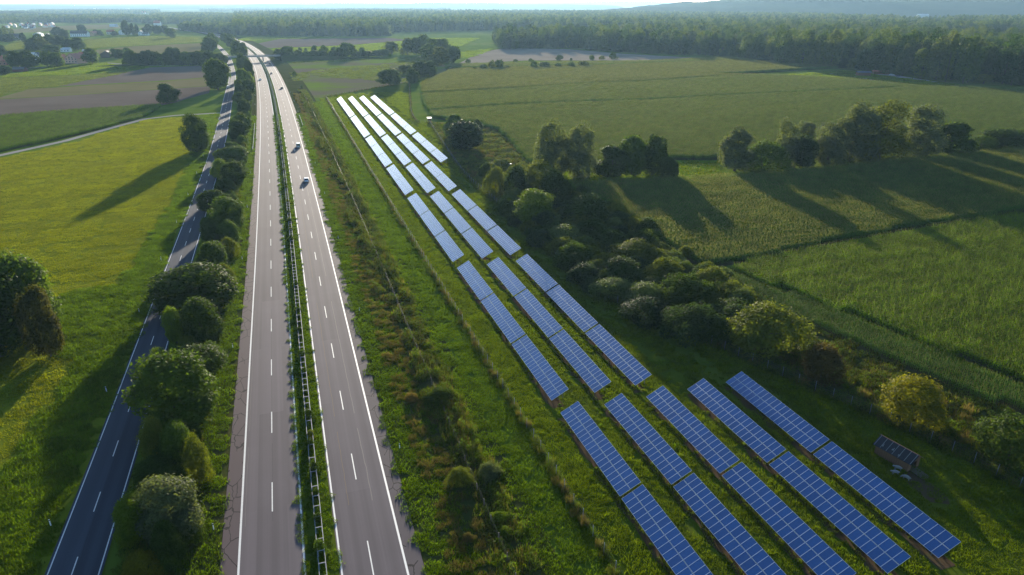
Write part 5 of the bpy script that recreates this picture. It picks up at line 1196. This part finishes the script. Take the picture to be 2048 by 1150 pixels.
# ------------------------------------------------------------------ houses
CM = {}
def cm(col, rough=.8):
    k = (col, rough)
    if k not in CM: CM[k] = flat('house_paint', col, rough)
    return CM[k]
WHT, CRM, PNK, OCH, DRK = (.8, .79, .77), (.66, .6, .5), (.75, .42, .32), (.5, .35, .2), (.10, .075, .06)
RRED, RDRK, RBLU, RBRI = (.42, .13, .08), (.055, .05, .055), (.07, .08, .11), (.55, .55, .56)  # RBRI: sun glint of the village roofs put into a pale colour
M_WIN = flat('window_pane', (.03, .035, .04), .12)
def house(x0, y0, x1, y1, wall, roof, label, rz=0.0, lenf=1.4, gable=True, win=True, group=None, wallf=.55, hcap=11):
    """outline in the photograph -> house on the ground; gable end towards the camera when gable"""
    X, Y = G((x0 + x1) / 2, y1); dz = Y * CP + CAM_H * SP; wd = (x1 - x0) * dz / FPX
    tot = min(CAM_H - Y * (FPX * SP + (y0 - 575) * CP) / (FPX * CP - (y0 - 575) * SP), hcap)
    tot = max(tot, 4.0); wd = min(max(wd, 5), 42)
    if gable: a, ln = wd, wd * lenf
    else: ln, a = wd, min(wd * .62, 11)
    hw_, rh = tot * wallf, tot * (1 - wallf)
    e = empty('house', (X, Y, 0), rz + (0 if gable else math.pi / 2)); tag(e, label, 'house', group)
    yo = 0 if gable else 0
    A = a / 2
    off_y = 0 if gable else -ln / 2; 
    b = MB(); y0_, y1_ = (0, ln) if gable else (-ln / 2, ln / 2); xo = 0 if gable else A
    b.add([(xo - A, y0_, -.1), (xo + A, y0_, -.1), (xo + A, y0_, hw_), (xo, y0_, tot - .15), (xo - A, y0_, hw_), (xo - A, y1_, -.1), (xo + A, y1_, -.1), (xo + A, y1_, hw_), (xo, y1_, tot - .15), (xo - A, y1_, hw_)],
          [(0, 1, 2, 3, 4), (9, 8, 7, 6, 5), (0, 5, 6, 1), (1, 6, 7, 2), (0, 4, 9, 5), (4, 3, 8, 9), (3, 2, 7, 8)])
    obj('wall', b.mesh('wall', cm(wall)), e)
    ov = .5; k = rh / A; b = MB(); th = .22
    for sg in (-1, 1):
        p = [(xo, y0_ - ov, tot), (xo, y1_ + ov, tot), (xo + sg * (A + ov), y1_ + ov, hw_ - ov * k * .98), (xo + sg * (A + ov), y0_ - ov, hw_ - ov * k * .98)]
        q = [(x, y, z + th) for x, y, z in p]; b.add(p + q, [(0, 1, 2, 3), (7, 6, 5, 4), (0, 4, 5, 1), (1, 5, 6, 2), (2, 6, 7, 3), (3, 7, 4, 0)])
    rf_ = obj('roof', b.mesh('roof', cm(roof, .6)), e)
    b = MB(); b.box(xo + .6, xo + 1.2, (y0_ + y1_) / 2 - .4, (y0_ + y1_) / 2 + .4, tot - 1.5, tot + .9); obj('chimney', b.mesh('chimney', cm((.3, .16, .12))), rf_)
    if win:
        wm = MB(); wm.box(-.55, .55, -.06, .04, -.65, .65); wme = wm.mesh('window', M_WIN)
        if gable:
            nx = max(2, int(a // 3.6))
            for fl_ in range(2 if hw_ > 4.5 else 1):
                for i in range(nx): obj('window', wme, e, (xo - A + (i + .5) * a / nx, y0_, 1.7 + fl_ * 2.7))
            if rh > 3:
                for sg in (-1, 1): obj('window', wme, e, (xo + sg * a * .12, y0_, hw_ + rh * .25))
        else:
            nx = max(2, int(ln // 3.6))
            for fl_ in range(2 if hw_ > 4.5 else 1):
                for i in range(nx): obj('window', wme, e, (xo - A, y0_ + (i + .5) * ln / nx, 1.7 + fl_ * 2.7), (0, 0, -math.pi / 2))
    return e
def H(zf, a, b, c_, d_, *args, **kw): return house(*zf(a, b, c_, d_), *args, **kw)
H(zv, 1055, 390, 1300, 548, PNK, RRED, 'pink gabled farmhouse with dark windows beside the round tree', rz=-.25, lenf=.9, wallf=.5, hcap=12)
H(zv, 1300, 365, 1430, 515, (.35, .13, .09), RRED, 'red barn wing joined to the pink farmhouse', rz=-.1, gable=False, wallf=.5)
H(zv, 950, 400, 1060, 490, (.45, .2, .15), RRED, 'low red roofed wing on the garden side of the pink farmhouse', rz=.1, gable=False, win=False)
H(zv, 565, 370, 690, 525, WHT, RBLU, 'white house with blue grey roof behind dark trees', rz=-.3, lenf=1.5)
H(zv, 480, 372, 600, 440, CRM, RBRI, 'house with bright glinting roof beside the blue grey one', rz=.2, gable=False)
H(zv, 155, 395, 240, 440, CRM, RBRI, 'small shed with glinting roof among the left trees', rz=.2, gable=False, win=False)
H(zv, 1000, 290, 1140, 360, WHT, RBRI, 'white barn behind the pink farmhouse', rz=.1, gable=False)
H(zv, 1360, 330, 1415, 372, CRM, RBRI, 'tiny bright roofed hut behind the round tree', gable=False, win=False)
H(zv, 1665, 345, 1835, 455, DRK, RDRK, 'dark wooden barn at the tan field', rz=.35, lenf=1.0, win=False)
H(zv, -20, 430, 110, 580, (.35, .15, .1), RRED, 'red roofed house at the village edge under dark trees', rz=.2, gable=False)
H(zv, 90, 440, 180, 570, (.3, .13, .1), RRED, 'second red roofed house at the village edge', rz=-.2)
H(zv, 200, 615, 390, 685, (.16, .06, .05), RDRK, 'long dark red shed in front of the village trees', gable=False, win=False)
H(zv, 150, 60, 330, 170, (.25, .24, .26), RDRK, 'grey house hidden in trees below the glinting roofs', rz=.2, gable=False)
H(zt, 690, 280, 850, 358, WHT, RDRK, 'long white house with dark roof in the village row', rz=.05, gable=False)
H(zt, 862, 305, 922, 348, OCH, RRED, 'orange gabled house next to the long white house', rz=-.2)
H(zt, 330, 318, 400, 356, WHT, RBRI, 'white house with glinting roof left of the tall dark tree', rz=.3)
H(zt, 435, 328, 472, 354, WHT, RBRI, 'little white house with glinting roof', rz=.2)
H(zt, 545, 305, 612, 352, CRM, RBRI, 'cream house with glinting roof under the tall dark tree', rz=.35)
H(zt, 1045, 290, 1110, 335, CRM, RRED, 'cream red roofed house in the middle of the village row', rz=.2, gable=False)
H(zt, 1150, 288, 1222, 338, WHT, RBLU, 'white gabled house with grey roof among conifers', rz=-.3)
H(zt, 1352, 298, 1400, 345, WHT, RBLU, 'white house at the end of the village row', rz=.3)
H(zt, 1395, 312, 1446, 346, WHT, RDRK, 'white side wing at the end of the village row', gable=False)
H(zt, 1500, 192, 1562, 252, WHT, RRED, 'white building with red roof alone in the far trees', gable=False, hcap=14)
H(zt, 1068, 235, 1135, 262, (.6, .65, .65), RBRI, 'pale greenhouse on the far field', gable=False, win=False)
rv = random.Random(9)
for i in range(26):
    x = 5 + rv.uniform(0, 103); y = 50 + rv.uniform(0, 10); wd = rv.uniform(4, 7)
    house(x - wd / 2, y - rv.uniform(5, 7), x + wd / 2, y, rv.choice([WHT, WHT, CRM]), rv.choice([RRED, RDRK, RBLU, RBRI]), 'small white house of the distant village at the wooded hill', rz=rv.uniform(-.6, .6), gable=rv.random() < .6, win=False, group='houses of the distant village')
for i in range(22):
    x = rv.uniform(170, 300); y = rv.uniform(20, 28); wd = rv.uniform(4, 9)
    house(x - wd / 2, y - rv.uniform(3, 5), x + wd / 2, y, rv.choice([WHT, WHT, CRM]), rv.choice([RRED, RDRK, RBRI]), 'white block of the far hazy town', rz=rv.uniform(-.4, .4), gable=False, win=False, group='blocks of the far town', hcap=25)
# church tower and tower block
tx, ty = G(324, 17); ct = empty('church_tower', (tx, ty, 0)); tag(ct, 'slim church spire on the hazy horizon', 'church')
b = MB(); b.box(-7, 7, -7, 7, -1, 38); obj('tower', b.mesh('tower', cm(WHT)), ct)
b = MB(); b.add([(-8, -8, 38), (8, -8, 38), (8, 8, 38), (-8, 8, 38), (0, 0, 78)], [(3, 2, 1, 0), (0, 1, 4), (1, 2, 4), (2, 3, 4), (3, 0, 4)]); obj('spire', b.mesh('spire', cm(RDRK)), ct)
b = MB(); b.box(-9, 9, 7, 45, -1, 20); b.add([(-10, 7, 20), (10, 7, 20), (10, 46, 20), (-10, 46, 20), (0, 7, 34), (0, 46, 34)], [(0, 1, 4), (2, 3, 5), (1, 2, 5, 4), (3, 0, 4, 5)]); obj('nave', b.mesh('nave', cm(CRM)), ct)
tx, ty = G(148, 18); tw = empty('tower_block', (tx, ty, 0), .2); tag(tw, 'square grey tower block on the hazy horizon', 'building')
b = MB(); b.box(-17, 17, -12, 12, -1, 48); obj('wall', b.mesh('wall', cm((.35, .34, .33))), tw)
b = MB(); b.box(-9, 6, -6, 6, 48, 53); obj('roof_house', b.mesh('roof_house', cm((.3, .3, .3))), tw)
for i in range(8):
    b = MB(); b.box(-16, 16, -12.15, -12.02, 3 + i * 5.6, 5.2 + i * 5.6); obj('window', b.mesh('window', M_WIN), tw)
# buildings at the right horizon
house(1808, 28, 1882, 41, (.55, .56, .58), RBRI, 'long white warehouse among the forest crowns', gable=False, win=False, wallf=.8, hcap=30)
house(1774, 15, 1792, 23, WHT, RBRI, 'white hall beyond the forest', gable=False, win=False, hcap=30)
house(1757, 22, 1768, 29, WHT, RRED, 'small white house beyond the forest', gable=False, win=False, hcap=30)
house(2020, 9, 2044, 19, WHT, RRED, 'white house on the slope at the ridge', gable=False, win=False, hcap=30)
house(1285, 9, 1300, 14, WHT, RBRI, 'tiny pale farm on the far ridge', gable=False, win=False, hcap=30)
# huts by the forest meadow
def hut(px_, py_, L, W, h0, rz, wall, roof, label):
    X, Y = G(px_, py_); e = empty('field_hut', (X, Y, 0), rz); tag(e, label, 'hut')
    for i in range(int(L / .6)):
        x = -L / 2 + i * .6
        b = MB(); b.box(x + .01, x + .59, -W / 2 - .04, -W / 2 + .04, 0, h0 * (.55 if 3 < i < int(L / .6) - 3 else 1)); obj('plank', b.mesh('plank', wall), e)
    b = MB(); b.box(-L / 2, L / 2, W / 2 - .08, W / 2, 0, h0); b.box(-L / 2, -L / 2 + .08, -W / 2 + .05, W / 2 - .09, 0, h0); b.box(L / 2 - .08, L / 2, -W / 2 + .05, W / 2 - .09, 0, h0); obj('wall', b.mesh('wall', wall), e)
    b = MB(); b.add([(-L / 2 - .5, -W / 2 - .8, h0 - .1), (L / 2 + .5, -W / 2 - .8, h0 - .1), (L / 2 + .5, 0, h0 + .9), (-L / 2 - .5, 0, h0 + .9), (L / 2 + .5, W / 2 + .6, h0 - .1), (-L / 2 - .5, W / 2 + .6, h0 - .1), (-L / 2 - .5, -W / 2 - .8, h0), (L / 2 + .5, -W / 2 - .8, h0), (L / 2 + .5, 0, h0 + 1.02), (-L / 2 - .5, 0, h0 + 1.02), (L / 2 + .5, W / 2 + .6, h0), (-L / 2 - .5, W / 2 + .6, h0)],
                    [(3, 2, 1, 0), (5, 4, 2, 3), (6, 7, 8, 9), (9, 8, 10, 11), (0, 1, 7, 6), (4, 5, 11, 10), (1, 2, 8, 7), (2, 4, 10, 8), (0, 6, 9, 3), (3, 9, 11, 5)]); obj('roof', b.mesh('roof', roof), e)
hut(1726, 151, 11, 6, 2.8, -.15, M_PLANK, cm(RBLU), 'brown wooden hut with grey blue roof at the forest meadow')
hut(1762, 148, 14, 5, 2.4, -.2, M_PLANK, cm(RRED), 'long reddish hut under the forest edge')
X, Y = G(1784, 151); car(X, Y, -.3, (.6, .62, .66), 'white car parked beside the forest huts', z=0.07)
X, Y = G(1797, 153); car(X, Y, .1, (.1, .12, .15), 'dark car parked beside the white one at the huts', z=0.07)

# ------------------------------------------------------------------ haze
hz = N('haze_air'); hv = hz.n('ShaderNodeVolumePrincipled')
hv.inputs['Color'].default_value = (.42, .70, 1.0, 1); hv.inputs['Density'].default_value = 5.0e-5; hv.inputs['Anisotropy'].default_value = .35
hz.L(hv.outputs[0], hz.out.inputs['Volume'])
hb_ = MB(); hb_.box(-20000, 20000, -3100, 20000, -1.5, 165)
tag(obj('haze', hb_.mesh('haze', hz.m)), 'thin evening haze filling the air over the plain', 'haze', kind='stuff')
